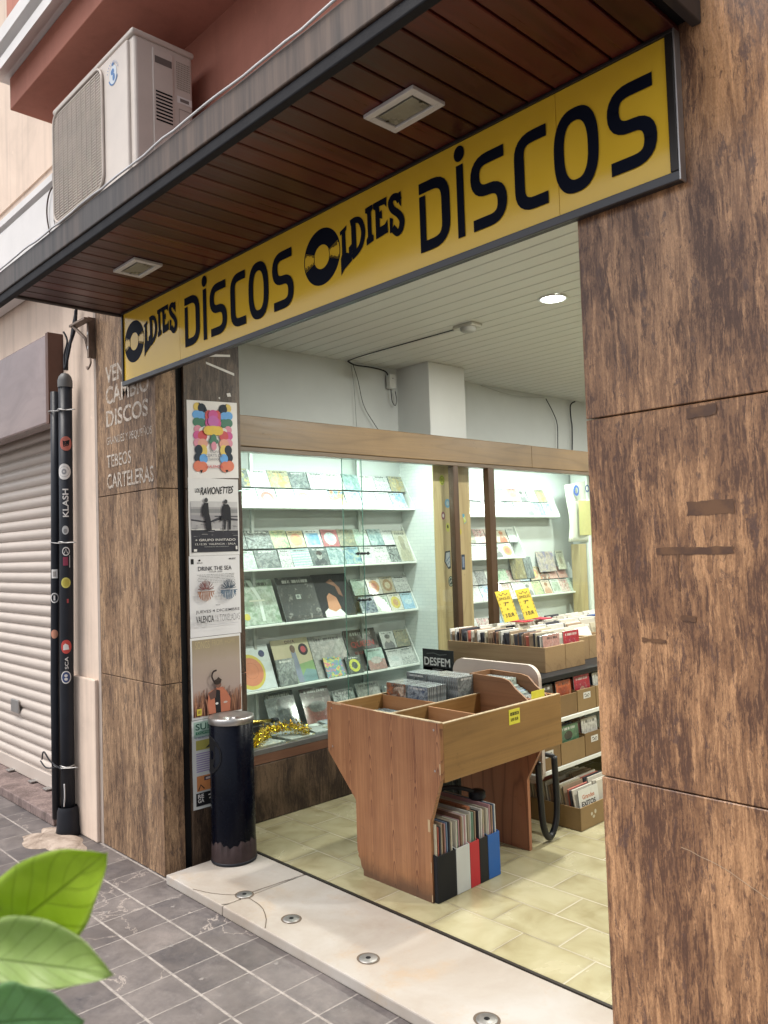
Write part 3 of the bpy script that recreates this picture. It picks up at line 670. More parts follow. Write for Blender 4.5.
def sticker(z, r, fn, dx=0, pipe=0):
    def ip(tab):
        for (z0_, x0_), (z1_, x1_) in zip(tab[:-1], tab[1:]):
            if z0_ <= z <= z1_: return x0_+(x1_-x0_)*(z-z0_)/(z1_-z0_)
        return tab[-1][1]
    xx, yy, pr = (ip([(.06, -4.025), (.6, -4.025), (1.4, -4.00), (2.24, -3.985)]), 1.612, .0338) if pipe == 0 else (ip([(.07, -4.10), (.7, -4.10), (1.5, -4.065), (2.2, -4.045)]), 1.585, .0228)
    A = Art((xx, yy-pr-.0003, z), (1, 0, 0), (0, 0, 1), step=.0001, base=.0001); fn(A)
    # subdivide finely, then wrap the flat art round the pipe
    bm = bmesh.new(); vv = [bm.verts.new(v) for v in A.mb.v]
    for f_, m_ in zip(A.mb.f, A.mb.m):
        try: fc = bm.faces.new([vv[i] for i in f_]); fc.material_index = m_
        except ValueError: pass
    bmesh.ops.triangulate(bm, faces=bm.faces)
    for _ in range(4):
        es = [e for e in bm.edges if e.calc_length() > .007]
        if not es: break
        bmesh.ops.subdivide_edges(bm, edges=es, cuts=1); bmesh.ops.triangulate(bm, faces=bm.faces)
    bm.verts.index_update(); A.mb.v = [tuple(v.co) for v in bm.verts]; A.mb.f = [[v.index for v in f.verts] for f in bm.faces]; A.mb.m = [f.material_index for f in bm.faces]; A.mb.sm = [False]*len(A.mb.f); bm.free()
    for i, v in enumerate(A.mb.v):
        d = v[0]-xx; lift = (yy-pr-.0003)-v[1]; a = (d+dx)/pr+1.0
        A.mb.v[i] = (xx+(pr+.0004+lift)*math.sin(a), yy-(pr+.0004+lift)*math.cos(a), v[2])
    A.build('sticker', pg)
wh, rd, yl, bk = (.62, .60, .58), (.45, .05, .04), (.50, .45, .10), (.01, .01, .012)
sticker(1.93, .02, lambda A: (A.ell(0, 0, .030, .036, (.42, .12, .09)), A.poly([(-.012, -.018), (.014, -.01), (.008, .006), (.018, .02), (-.004, .012), (-.016, .016)], bk)), .008)
sticker(1.79, .02, lambda A: (A.ell(0, 0, .033, .040, wh), A.ring(0, 0, .026, .024, (.3, .3, .3)), A.ell(0, 0, .012, .014, (.25, .25, .26)), A.ell(0, 0, .004, .005, wh)), -.002)
def klash2(A):
    vs, fs, _ = glyphs('KLASH', .02)
    A.mb.add([A.P(.014-b*.028, -.07+a*.14) for a, b in vs], fs, A.mi(wh))
sticker(1.635, .02, klash2, .004)
sticker(1.50, .02, lambda A: (A.ell(0, 0, .016, .022, (.42, .42, .42)), A.ell(0, -.004, .009, .012, (.2, .2, .2))), .002)
sticker(1.395, .02, lambda A: (A.ring(0, 0, .018, .014, wh, asp=1.2), A.line([(-.008, -.01), (.0, .012), (.008, -.01)], .003, wh)), .004)
sticker(1.345, .02, lambda A: (A.rect(-.012, -.02, .012, .022, (.20, .02, .05)), A.rect(.018, -.03, .021, .03, (.5, .5, .5))), .002)
sticker(1.24, .02, lambda A: (A.ell(0, 0, .023, .026, yl), A.ell(0, 0, .016, .019, (.40, .34, .05))), .003)
sticker(1.285, .02, lambda A: (A.rect(-.015, -.022, .015, .022, wh), A.rect(-.008, -.014, .008, .012, (.3, .28, .26))), 0, 1)
sticker(1.165, .02, lambda A: (A.ring(0, 0, .021, .016, wh, asp=1.2), A.rect(-.004, -.012, .004, .012, wh)), 0, 1)
sticker(1.15, .02, lambda A: A.rect(-.004, -.010, .004, .010, (.35, .05, .05)), .012)
sticker(.925, .02, lambda A: (A.ell(0, 0, .026, .034, rd), A.poly([(-.014, -.016), (.014, -.014), (.010, .008), (-.004, .016), (-.014, .006)], wh)), .004)
sticker(.985, .02, lambda A: A.ell(0, 0, .018, .022, (.50, .22, .14)), 0, 1)
def sq(A):
    vs, fs, _ = glyphs('SCA', .01); A.mb.add([A.P(.008-b*.016, -.03+a*.06) for a, b in vs], fs, A.mi(wh))
sticker(.845, .02, sq, .006)
sticker(.775, .02, lambda A: (A.ring(0, 0, .024, .020, wh, asp=1.3), A.ell(0, 0, .020, .026, (.03, .05, .14)), A.ell(0, .008, .008, .007, wh), A.ell(0, -.009, .008, .007, wh)), .003)
MB().tube(resample([(-3.955, 1.566, .27), (-3.95, 1.565, .21), (-3.965, 1.567, .16)], n=5), .003, 5).build('paint_drip', paint((.6, .6, .6)), pg)
# mortar patch at pipe foot
mb = MB(); nr, na = 7, 40; vs = [(-4.0, 1.54, .020)]
prof_ = [1+.18*math.sin(3*a*2*math.pi/na+1)+.10*math.sin(7*a*2*math.pi/na)+random.uniform(-.05, .05) for a in range(na)]
for i in range(1, nr+1):
    for a in range(na):
        t = i/nr; ang = 2*math.pi*a/na; rr = prof_[a]*t
        vs.append((-4.0+.22*rr*math.cos(ang), 1.54+.12*rr*math.sin(ang), max(.0005, .020*(1-t**3)+random.uniform(-.0015, .0015)*(1-t)) if i < nr else .0006))
fs = [(0, 1+a, 1+(a+1) % na) for a in range(na)]+[(1+(i-1)*na+a, 1+i*na+a, 1+i*na+(a+1) % na, 1+(i-1)*na+(a+1) % na) for i in range(1, nr) for a in range(na)]
mb.add(vs, fs, 0, True)
t = NT('rough_cement', .95); n = t.noise(t.coord(), 14, 8, .7); t.set('Base Color', t.ramp(n, [(.35, (.22, .165, .125)), (.6, (.42, .34, .28))])); ck = t.vor(t.coord(), 7, 'DISTANCE_TO_EDGE'); t.bump(t.math('ADD', n, t.ramp(ck, [(0, 0.0), (.05, .5)])), .5, .01)
tag(mb.build('mortar_patch', t.m), 'irregular pale cement patch round the foot of the black pipe', 'mortar patch')
# wall bracket under the canopy
br = thing('wall_bracket', 'small rusty metal bracket on the wall beneath the canopy', 'bracket', (-3.78, 1.62, 2.30))
mbr = pmat('rusty_galvanised', (.20, .15, .12), .6, .4, var=.4)
MB().bbox(-3.90, -3.72, 1.600, 1.640, 2.50, 2.512, .002).bbox(-3.785, -3.765, 1.64, 1.675, 2.33, 2.53, .002).build('arm', mbr, br)
MB().tube([(-3.87, 1.61, 2.50), (-3.80, 1.64, 2.43), (-3.775, 1.65, 2.34)], .008, 8).tube(resample([(-3.775, 1.65, 2.34), (-3.755, 1.645, 2.30), (-3.775, 1.64, 2.275), (-3.80, 1.645, 2.29)], n=5), .005, 6).build('hook', mbr, br)
for z in (2.45, 2.38): MB().disc((-3.775, 1.6395, z), (0, -1, 0), .008, 10).build('bolt', M['steel'], br)

# ------------------------------------------------------------------ posters
def poster(name, label, y0, y1, z0, z1, bg, fn, tilt=0):
    o = thing(name, label, 'poster', (-3.174, (y0+y1)/2, z0), 'posters pasted in a column on the stone jamb')
    mb = MB(); nx = 6; nz = 10
    vs = []
    for j in range(nz+1):
        for i in range(nx+1): vs.append((-3.1743+.0008*math.sin(i*1.7+j*.9), y0+(y1-y0)*i/nx, z0+(z1-z0)*j/nz+tilt*(i/nx-.5)))
    mb.add(vs, [(j*(nx+1)+i, j*(nx+1)+i+1, (j+1)*(nx+1)+i+1, (j+1)*(nx+1)+i) for j in range(nz) for i in range(nx)], 0, True)
    mb.build('paper', pmat('poster_paper', tuple(x*1.15 for x in bg), .45, var=.03, scale=6), o)
    A = Art((-3.1733, y0, z0), (0, 1, tilt/(y1-y0)), (0, 0, 1), step=.00010, base=.0003)
    sx = y1-y0; sz = z1-z0
    fn(A, sx, sz); A.build('artwork', o)
YB, BLU, DG, MG, RD, PK, OR, NV = (.62, .46, .10), (.10, .32, .66), (.03, .15, .09), (.50, .06, .24), (.50, .05, .06), (.58, .22, .30), (.60, .16, .09), (.018, .028, .045)
def p_birds(A, w_, h_):
    e = lambda u, v, ru, rv, c: A.ell(u*w_, v*h_, ru*w_*1.08, rv*h_*1.28, c, 18)
    for s in (0, 1):
        f = (lambda u: u) if s == 0 else (lambda u: 1-u)
        for u, v, ru, rv, c in ((.20, .90, .07, .045, YB), (.29, .885, .075, .05, NV), (.19, .80, .085, .045, BLU), (.27, .79, .08, .045, BLU), (.19, .705, .08, .045, DG), (.27, .70, .085, .045, DG), (.20, .615, .07, .04, PK), (.28, .60, .05, .03, wh), (.19, .535, .075, .045, MG), (.29, .53, .085, .055, RD), (.20, .44, .08, .045, PK), (.29, .43, .09, .05, (.62, .30, .22)), (.30, .34, .07, .06, YB), (.21, .35, .07, .05, NV), (.20, .25, .075, .05, NV), (.30, .235, .075, .05, BLU), (.19, .14, .085, .055, OR), (.28, .13, .09, .055, OR)):
            e(f(u), v, ru, rv, c)
        A.poly([(f(.34)*w_, .86*h_), (f(.41)*w_, .83*h_), (f(.36)*w_, .91*h_)], NV)
        A.poly([(f(.22)*w_, .09*h_), (f(.25)*w_, .045*h_), (f(.28)*w_, .09*h_)], bk)
        A.poly([(f(.24)*w_, .93*h_), (f(.22)*w_, .965*h_), (f(.28)*w_, .93*h_)], NV)
        e(f(.42), .79, .07, .06, RD); e(f(.43), .70, .08, .05, MG)
    e(.5, .80, .09, .055, MG); e(.5, .72, .10, .06, (.46, .10, .36))
    for u in (.40, .5, .60): e(u, .60, .09, .048, (.62, .40, .06))
    e(.5, .60, .15, .05, (.64, .44, .05)); e(.5, .49, .055, .05, DG); e(.46, .46, .05, .025, DG); e(.54, .46, .05, .025, DG); e(.5, .40, .05, .045, PK)
    A.text('CON', .42*w_, .31*h_, .16*w_, .035*h_, (.18, .18, .20)); A.text('CERTS DE', .33*w_, .26*h_, .34*w_, .035*h_, (.18, .18, .20)); A.text('TARDOR', .38*w_, .215*h_, .24*w_, .030*h_, (.18, .18, .20)); A.text('VALENCIA', .35*w_, .115*h_, .32*w_, .038*h_, (.50, .06, .08), .01)
def p_surf(A, w_, h_):
    r = lambda a, b, c, d, k: A.rect(a*w_, b*h_, c*w_, d*h_, k)
    A.text('LOS', .13*w_, .81*h_, .09*w_, .055*h_, bk, .02)
    A.text('RAVIONETTES', .23*w_, .79*h_, .65*w_, .095*h_, bk, .015, warp=lambda a, b: (a+.03*b, b+.35*a-.1+.06*math.sin(a*40)))
    r(.04, .045, .97, .70, (.33, .32, .33)); r(.04, .58, .97, .70, (.46, .45, .46)); r(.04, .55, .97, .60, (.20, .20, .21)); r(.04, .60, .97, .625, (.30, .29, .30))
    r(.04, .46, .97, .52, (.26, .25, .27)); r(.5, .50, .97, .512, (.03, .03, .04))
    A.poly([(.04*w_, .47*h_), (.2*w_, .455*h_), (.4*w_, .44*h_), (.6*w_, .50*h_), (.97*w_, .47*h_), (.97*w_, .45*h_), (.6*w_, .46*h_), (.4*w_, .42*h_), (.2*w_, .435*h_), (.04*w_, .45*h_)], (.04, .04, .05))
    r(.04, .045, .97, .33, (.035, .035, .045)); r(.04, .33, .6, .345, (.50, .49, .48)); r(.5, .32, .97, .33, (.42, .41, .41))
    for _ in range(45): u = random.uniform(.05, .9); v = random.uniform(.24, .44); r(u, v, min(.96, u+random.uniform(.02, .12)), v+.004, random.choice([(.32, .31, .32), (.12, .12, .13), (.05, .05, .06)]))
    for cx_, hh in ((.33, .715), (.72, .70)):
        A.ell(cx_*w_, hh*h_, .035*w_, .03*h_, (.05, .05, .055)); k = (.018, .018, .024)
        if cx_ < .5: A.poly([(u*w_, v*h_) for u, v in ((.29, .68), (.37, .68), (.38, .55), (.41, .46), (.43, .33), (.32, .33), (.30, .48), (.27, .52), (.25, .49), (.25, .62))], k)
        else: A.poly([(u*w_, v*h_) for u, v in ((.67, .665), (.77, .665), (.81, .62), (.82, .50), (.81, .33), (.77, .33), (.765, .46), (.72, .46), (.705, .33), (.67, .33), (.68, .46), (.60, .44), (.62, .50), (.65, .52), (.65, .62))], k)
    A.text('+ GRUPO INVITADO', .10*w_, .185*h_, .80*w_, .030*h_, wh, .01); A.text('12.12.25  VALENCIA - SALA', .10*w_, .135*h_, .80*w_, .024*h_, wh); A.text('ENTRADAS EN TAQUILLA', .28*w_, .105*h_, .48*w_, .012*h_, (.4, .4, .4))
    r(.07, .055, .13, .085, wh); r(.90, .07, .935, .115, wh)
def p_sea(A, w_, h_):
    A.rect(.035*w_, .90*h_, .09*w_, .965*h_, bk); A.text('SALA', .15*w_, .905*h_, .11*w_, .018*h_, bk); A.ell(.2*w_, .945*h_, .02*w_, .012*h_, bk); A.text('MUSIC', .78*w_, .945*h_, .14*w_, .02*h_, bk, .02)
    A.text('DRINK THE SEA', .17*w_, .815*h_, .66*w_, .052*h_, (.03, .03, .04), .005); A.text('TOUR 2025', .38*w_, .79*h_, .26*w_, .016*h_, bk)
    for i in range(6):
        u = .14+random.uniform(0, .08)
        while u < .86: l = random.uniform(.02, .08); A.rect(u*w_, (.762-i*.020)*h_, min(u+l, .88)*w_, (.767-i*.020)*h_, (.10, .10, .10) if random.random() < .3 else (.25, .25, .25)); u += l+.012
    for cx_, c1, c2 in ((.29, (.16, .06, .06), (.30, .13, .07)), (.73, (.05, .07, .10), (.04, .10, .17))):
        for k in range(17):
            a = rad(8+164*k/16); l = .17*random.uniform(.75, 1.05)
            p = [((cx_+.03*math.cos(a))*w_, .575*h_+.01*h_), ((cx_+l*.5*math.cos(a+.15*math.sin(k)))*w_, (.575+.045*abs(math.sin(a)))*h_), ((cx_+l*math.cos(a))*w_, (.575+.12*math.sin(a))*h_)]
            A.line(resample(p, n=4), .0032, c1)
            p = [((cx_+.9*l*math.cos(a))*w_, .555*h_), ((cx_+l*.95*math.cos(a+.1))*w_, (.535-.03*abs(math.sin(a)))*h_), ((cx_+l*1.0*math.cos(a))*w_, (.545-.105*math.sin(a))*h_)]
            A.line(resample(p, n=4), .0034, c2)
        A.rect((cx_-.17)*w_, .552*h_, (cx_+.17)*w_, .560*h_, c2)
    A.text('2025', .46*w_, .375*h_, .09*w_, .014*h_, bk, .01)
    A.text('JUEVES 4 DICIEMBRE', .075*w_, .285*h_, .86*w_, .045*h_, (.03, .03, .035), .01); A.text('VALENCIA', .075*w_, .175*h_, .345*w_, .085*h_, (.03, .03, .035), .02); A.text('16 TONELADAS', .455*w_, .175*h_, .48*w_, .085*h_, (.16, .16, .17), -.012)
    A.rect(.075*w_, .14*h_, .9*w_, .143*h_, (.3, .3, .35))
def p_field(A, w_, h_):
    r = lambda a, b, c, d, k: A.rect(a*w_, b*h_, c*w_, d*h_, k)
    t = NT('printed_dusk_field', .45); c = t.coord('Generated'); s = t.sep(c); n = t.noise(c, 5, 4, .6)
    t.set('Base Color', t.ramp(t.math('MULTIPLY_ADD', n, .12, s[2]), [(.05, (.13, .05, .035)), (.22, (.28, .15, .10)), (.40, (.36, .28, .25)), (.75, (.36, .29, .24)), (1.0, (.29, .235, .15))])); 
    A.rect(.03*w_, .03*h_, .975*w_, .97*h_, t.m)
    A.text('SONGS', .09*w_, .86*h_, .28*w_, .09*h_, (.42, .35, .20), -.01); A.text('FROM', .42*w_, .88*h_, .20*w_, .07*h_, (.40, .33, .19), -.01); A.text('HOME', .68*w_, .89*h_, .2*w_, .05*h_, (.38, .31, .18), -.01)
    for _ in range(110):
        u = random.uniform(.04, .96); l = random.uniform(.12, .34); d = random.uniform(-.05, .06); k = random.choice([(.20, .09, .06), (.36, .17, .09), (.12, .05, .04), (.42, .20, .12)])
        A.line([(u*w_, .035*h_), ((u+d*.4)*w_, (.03+l*.6)*h_), (min(.97, max(.03, u+d))*w_, (.03+l)*h_)], .0022, k)
    A.poly([(u*w_, v*h_) for u, v in ((.30, .05), (.72, .05), (.74, .20), (.66, .30), (.58, .36), (.46, .36), (.30, .31), (.28, .18))], (.42, .14, .08))
    A.poly([(u*w_, v*h_) for u, v in ((.44, .05), (.54, .05), (.53, .32), (.45, .34), (.42, .24))], (.02, .018, .02))
    A.poly([(u*w_, v*h_) for u, v in ((.30, .30), (.46, .36), (.44, .24), (.34, .22))], (.10, .05, .04))
    A.ell(.50*w_, .395*h_, .055*w_, .042*h_, (.16, .08, .06)); A.ell(.48*w_, .43*h_, .075*w_, .035*h_, (.035, .025, .022)); A.poly([(.43*w_, .44*h_), (.50*w_, .49*h_), (.58*w_, .44*h_)], (.05, .035, .03))
    A.line(resample([(.42*w_, .43*h_), (.375*w_, .50*h_), (.40*w_, .56*h_), (.47*w_, .575*h_)], n=5), .008, (.03, .02, .02))
    A.ell(.46*w_, .165*h_, .03*w_, .014*h_, wh); A.ell(.63*w_, .165*h_, .04*w_, .012*h_, (.50, .42, .38))
    r(.07, .055, .16, .135, (.50, .40, .05)); r(.09, .075, .14, .115, (.25, .18, .03))
def p_super(A, w_, h_):
    r = lambda a, b, c, d, k: A.rect(a*w_, b*h_, c*w_, d*h_, k)
    r(.05, .80, .92, .98, (.30, .42, .36)); A.text('SUPER', .10*w_, .885*h_, .75*w_, .075*h_, (.015, .07, .05), .02); r(.10, .835, .9, .87, (.03, .17, .10)); A.text('DOMINGO', .14*w_, .842*h_, .6*w_, .022*h_, (.4, .5, .42))
    A.text('MERCADILLO', .1*w_, .79*h_, .75*w_, .02*h_, (.1, .06, .22)); r(.10, .66, .9, .77, (.36, .33, .08)); A.poly([(.35*w_, .67*h_), (.8*w_, .69*h_), (.85*w_, .76*h_), (.55*w_, .74*h_)], (.03, .03, .04))
    for i in range(9): r(.10, .615-i*.025, .5+.4*random.random(), .625-i*.025, (.28, .20, .42))
    r(.10, .20, .9, .37, (.50, .20, .07)); r(.30, .31, .60, .355, (.04, .03, .05)); r(.34, .32, .56, .343, (.5, .42, .4)); A.line([(.14*w_, .21*h_), (.2*w_, .27*h_), (.3*w_, .22*h_)], .006, (.06, .03, .02))
    r(.07, .035, .95, .18, bk); A.text('RE', .12*w_, .12*h_, .16*w_, .045*h_, wh, .02); A.text('GA', .12*w_, .07*h_, .16*w_, .045*h_, wh, .02); A.line([(.4*w_, .14*h_), (.85*w_, .145*h_)], .004, wh); A.line([(.42*w_, .10*h_), (.55*w_, .12*h_), (.7*w_, .08*h_)], .004, wh)
poster('poster', 'white poster of stacked coloured shapes, topmost on the jamb', 1.826, 2.090, 1.702, 2.055, (.58, .56, .55), p_birds, .012)
poster('poster', 'black and white poster of two surfers on a beach', 1.824, 2.086, 1.352, 1.701, (.56, .55, .55), p_surf)
poster('poster', 'white DRINK THE SEA concert poster with coral drawings', 1.820, 2.084, .992, 1.351, (.57, .56, .57), p_sea)
poster('poster', 'brown poster of a figure with a curved horn in tall grass', 1.818, 2.078, .632, .990, (.60, .59, .58), p_field)
poster('poster', 'colourful SUPER market poster half hidden behind the bin', 1.816, 2.000, .245, .630, (.52, .54, .53), p_super)

# ------------------------------------------------------------------ litter bin
bx, by = -3.045, 1.935
bn = thing('litter_bin', 'tall navy blue cylindrical bin with steel ashtray top', 'bin', (bx, by, .04))
mn = NT('navy_lacquer', .2, spec=.12, coat=0); mn.set('Base Color', mn.ramp(mn.noise(mn.coord(), 4, 4), [(.3, (.0010, .0016, .0045)), (.7, (.0025, .0035, .0085))])); mn.set('Roughness', mn.ramp(mn.noise(mn.coord(), 20, 6, .7), [(.3, .18), (.7, .34)]))
MB().lathe([(.0, .05), (.094, .05), (.0945, .052), (.0945, .628), (.092, .63)], bx, by, 64).build('body', mn.m, bn)
# peeling brown foot band with ragged upper edge
mb = MB(); seg = 96; vs = []
hh = [.128+.010*math.sin(k*.35)+.006*math.sin(k*1.3+1)+random.uniform(-.003, .003) for k in range(seg)]
for k in range(seg):
    a = 2*math.pi*k/seg
    for r, z in ((.0962, .052), (.0956, hh[k]), (.0950, hh[k]+.0005)): vs.append((bx+r*math.cos(a), by+r*math.sin(a), z))
mb.add(vs, [(k*3+i, (k+1) % seg*3+i, (k+1) % seg*3+i+1, k*3+i+1) for k in range(seg) for i in range(2)], 0, True)
mb.build('foot_band', pmat('scuffed_brown_plastic', (.034, .022, .022), .6, var=.3, scale=20, bump=.2), bn)
MB().lathe([(.0, .0402), (.097, .0402), (.099, .046), (.0975, .052), (.094, .053)], bx, by, 64).build('base_ring', M['black_rubber'], bn)
MB().lathe([(.0955, .626), (.0985, .628), (.0990, .646), (.0970, .653), (.094, .654), (.080, .649), (.045, .642), (.028, .640), (.026, .626)], bx, by, 64).build('ashtray_top', M['steel'], bn)
MB().lathe([(.0, .625), (.0265, .627)], bx, by, 24).build('ashtray_hole', M['dark_slot'], bn)
mb = MB(); n = 30
ca = rad(-108); vs = [(bx+.0953*math.cos(ca), by+.0953*math.sin(ca), .50)]
for k in range(n):
    t = 2*math.pi*k/n; da = .078*math.cos(t)/.0953; vs.append((bx+.0953*math.cos(ca+da), by+.0953*math.sin(ca+da), .50+.078*math.sin(t)))
for k in range(n):
    t = 2*math.pi*k/n; da = .04*math.cos(t)/.0953; vs.append((bx+.0953*math.cos(ca+da), by+.0953*math.sin(ca+da), .50+.04*math.sin(t)))
mb.add(vs, [(0, 1+n+k, 1+n+(k+1) % n) for k in range(n)]+[(1+n+k, 1+k, 1+(k+1) % n, 1+n+(k+1) % n) for k in range(n)], 0, True)
mb.build('mouth_dark_patch', M['dark_slot'], bn)  # shaded inside of the opening painted as a dark patch on the closed body
P_ = [(bx+.0965*math.cos(ca+.080*math.cos(2*math.pi*k/n)/.0953), by+.0965*math.sin(ca+.080*math.cos(2*math.pi*k/n)/.0953), .50+.080*math.sin(2*math.pi*k/n)) for k in range(n)]
MB().tube(P_, .0012, 6, closed=True).build('mouth_rim', M['black_rubber'], bn)

# ------------------------------------------------------------------ shop interior shell
struct('wall', MB().prism([(-3.83, 2.04, .04), (-3.785, 3.755, .04), (-3.785, 4.11, .04), (-3.76, 8.5, .04), (-4.1, 8.5, .04), (-4.1, 2.04, .04)], (0, 0, 2.62)), M['grey_paint'])
struct('wall', MB().box(2.2, 2.35, 2.05, 8.5, 0, 2.66), M['grey_paint'])
struct('wall', MB().box(-4.1, 2.35, 8.5, 8.65, 0, 2.66), M['grey_paint'])
cmb = MB(); y = 2.05; i = 0
mceil = pmat('white_ceiling_slats', (.56, .56, .53), .5, var=.03)
while y < 8.49:
    cmb.bbox(-4.1, 2.2, y+.002, y+.098, 2.550, 2.562, .005, seg=1); y += .1
struct('ceiling', cmb, mceil)
struct('ceiling', MB().box(-4.1, 2.2, 1.955, 8.5, 2.564, 2.60), pmat('dark_ceiling_void', (.12, .12, .11), .9))
struct('wall', MB().box(-3.36, -1.06, 1.86, 1.95, 2.33, 2.562), M['grey_paint'])
co = thing('column', 'square white column with wood clad face behind the showcase glass', 'column', (-3.65, 3.93, .04))
MB().bbox(-3.80, -3.492, 3.757, 4.108, 1.95, 2.5495, .004).build('shaft', pmat('column_white_paint', (.56, .575, .57), .75, var=.04, scale=4, bump=.15), co)
def m_brickwhite():
    t = NT('white_textured_wallpaper', .6); c = t.coord('Object', rot=(rad(90), 0, 0)); b = t.n('TexBrick'); t.put(b.inputs['Vector'], c)
    b.inputs['Scale'].default_value = 1; b.inputs['Brick Width'].default_value = .06; b.inputs['Row Height'].default_value = .022; b.inputs['Mortar Size'].default_value = .0015
    b.inputs['Color1'].default_value = (.66, .70, .68, 1); b.inputs['Color2'].default_value = (.62, .66, .65, 1); b.inputs['Mortar'].default_value = (.55, .6, .59, 1)
    t.set('Base Color', b.outputs[0]); t.bump(b.outputs['Fac'], -.2, .002); return t.m
MB().box(-3.80, -3.4935, 3.7585, 4.1065, .365, 1.948).build('papered_side', m_brickwhite(), co)
wclad = woodmat('pale_oak_cladding', (.24, .17, .08), (.40, .31, .16), (.50, .40, .22), 'Z', .45, 6, 8, .35)
MB().box(-3.4930, -3.487, 3.757, 4.108, .365, 1.947).build('wood_face', wclad, co)
def colstick(y, z, ry, rz, fn):
    A = Art((-3.4865, y, z), (0, 1, 0), (0, 0, 1), step=.0003); fn(A, ry, rz); A.build('sticker', co)
colstick(3.84, 1.785, .024, .034, lambda A, a, b: (A.ell(0, 0, a, b, (.45, .50, .04)), A.ring(0, 0, a*.8, a*.7, bk, asp=b/a), A.line([(-.008, -.015), (0, .018), (.010, -.012)], .004, bk)))
colstick(3.885, 1.635, .026, .030, lambda A, a, b: (A.ell(0, 0, a, b, (.12, .30, .46)), A.ell(0, 0, a*.5, b*.5, (.35, .45, .5))))
colstick(3.84, 1.555, .017, .026, lambda A, a, b: (A.ell(0, 0, a, b, (.20, .05, .09)), A.ell(0, 0, a*.5, b*.5, wh)))
colstick(3.88, 1.480, .019, .030, lambda A, a, b: (A.ell(0, 0, a, b, (.48, .48, .10)), A.ell(0, .004, a*.4, b*.4, bk)))
colstick(3.865, 1.27, .03, .05, lambda A, a, b: (A.poly([(-.018, .055), (.030, .06), (.030, -.055), (.006, -.06), (-.030, -.01)], (.03, .04, .05)), A.poly([(-.012, .045), (.024, .05), (.024, -.04), (.006, -.048), (-.022, -.008)], (.40, .45, .50)), A.line([(-.01, -.01), (.02, .02)], .006, (.1, .15, .25)), A.line([(0, -.03), (.02, -.01)], .005, (.1, .15, .25))))
colstick(3.89, 1.13, .024, .034, lambda A, a, b: (A.ell(0, 0, a, b, (.03, .06, .05)), A.ring(0, 0, a*.8, a*.65, (.45, .5, .42), asp=b/a), A.line([(-.006, -.010), (.006, .010)], .006, wh)))
colstick(4.045, 1.535, .022, .03, lambda A, a, b: (A.poly([(-.02, .03), (0, .034), (.022, -.02), (0, -.036)], (.10, .30, .40)), A.poly([(-.014, .0), (.008, .02), (.018, -.018), (0, -.03)], (.45, .52, .12)), A.line([(-.01, .01), (.01, -.01)], .004, wh)))
colstick(4.00, 1.45, .013, .020, lambda A, a, b: A.ell(0, 0, a, b, (.50, .42, .05)))
colstick(4.02, 1.25, .02, .04, lambda A, a, b: (A.rect(-.018, -.05, .016, .05, (.03, .045, .07)), A.rect(-.010, -.035, .010, .035, (.18, .22, .3))))

# ------------------------------------------------------------------ left showcase
oak = woodmat('golden_oak_beam', (.07, .040, .014), (.135, .082, .034), (.19, .120, .054), 'Y', .45, 5, 7, .35)
sh = thing('showcase', 'long glazed display showcase along the left wall with oak header', 'showcase', (-3.4, 3.9, .04))
MB().bbox(-3.45, -3.340, 2.111, 4.62, 1.886, 2.043, .004).bbox(-3.45, -3.340, 4.621, 7.6, 1.886, 2.041, .004).build('header_beam', oak, sh)
MB().bbox(-3.40, -3.343, 2.111, 7.6, 1.862, 1.8845, .002).build('top_track', woodmat('dark_track_wood', (.05, .03, .02), (.10, .065, .04), (.14, .10, .06), 'Y', .4, 5, 7, .3), sh)
MB().box(-3.76, -3.46, 2.12, 7.6, 1.955, 1.97).build('top_board', M['white_board'], sh)
MB().bbox(-3.76, -3.342, 2.109, 2.125, .34, 1.885, .002).build('end_panel', M['white_board'], sh)
dwood = woodmat('dark_stained_upright', (.018, .009, .005), (.055, .028, .014), (.085, .045, .022), 'Z', .4, 5, 9, .4)
MB().bbox(-3.385, -3.340, 3.787, 3.834, .39, 1.8615, .003).build('upright', dwood, sh)
MB().bbox(-3.385, -3.340, 4.132, 4.195, .39, 1.8615, .003).build('upright', dwood, sh)
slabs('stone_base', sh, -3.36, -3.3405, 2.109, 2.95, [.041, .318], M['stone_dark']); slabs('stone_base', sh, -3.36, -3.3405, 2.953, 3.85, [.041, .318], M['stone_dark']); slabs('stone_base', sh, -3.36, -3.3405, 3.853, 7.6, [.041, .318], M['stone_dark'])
MB().bbox(-3.40, -3.338, 2.109, 7.6, .320, .366, .002).build('base_rail', woodmat('reddish_base_rail', (.03, .012, .008), (.09, .038, .022), (.13, .06, .035), 'Y', .45, 5, 7, .3), sh)
MB().bbox(-3.385, -3.336, 2.109, 7.6, .3665, .392, .002).build('bottom_track', pmat('grey_aluminium_track', (.20, .20, .20), .4, .7), sh)
MB().box(-3.765, -3.386, 2.125, 7.6, .350, .368).build('base_shelf', M['white_board'], sh)
for a, b, xx in ((2.128, 3.02, -3.352), (2.89, 3.786, -3.366), (4.196, 5.6, -3.352), (5.5, 7.5, -3.366)):
    MB().box(xx-.002, xx+.002, a, b, .3925, 1.8615).build('glass_pane', M['glass'], sh)
mge = pmat('glass_edge_green', (.10, .20, .17), .15)
for yy, xx in ((3.021, -3.352), (2.889, -3.366)): MB().box(xx-.0025, xx+.0025, yy-.0012, yy+.0012, .393, 1.861).build('glass_edge', mge, sh)
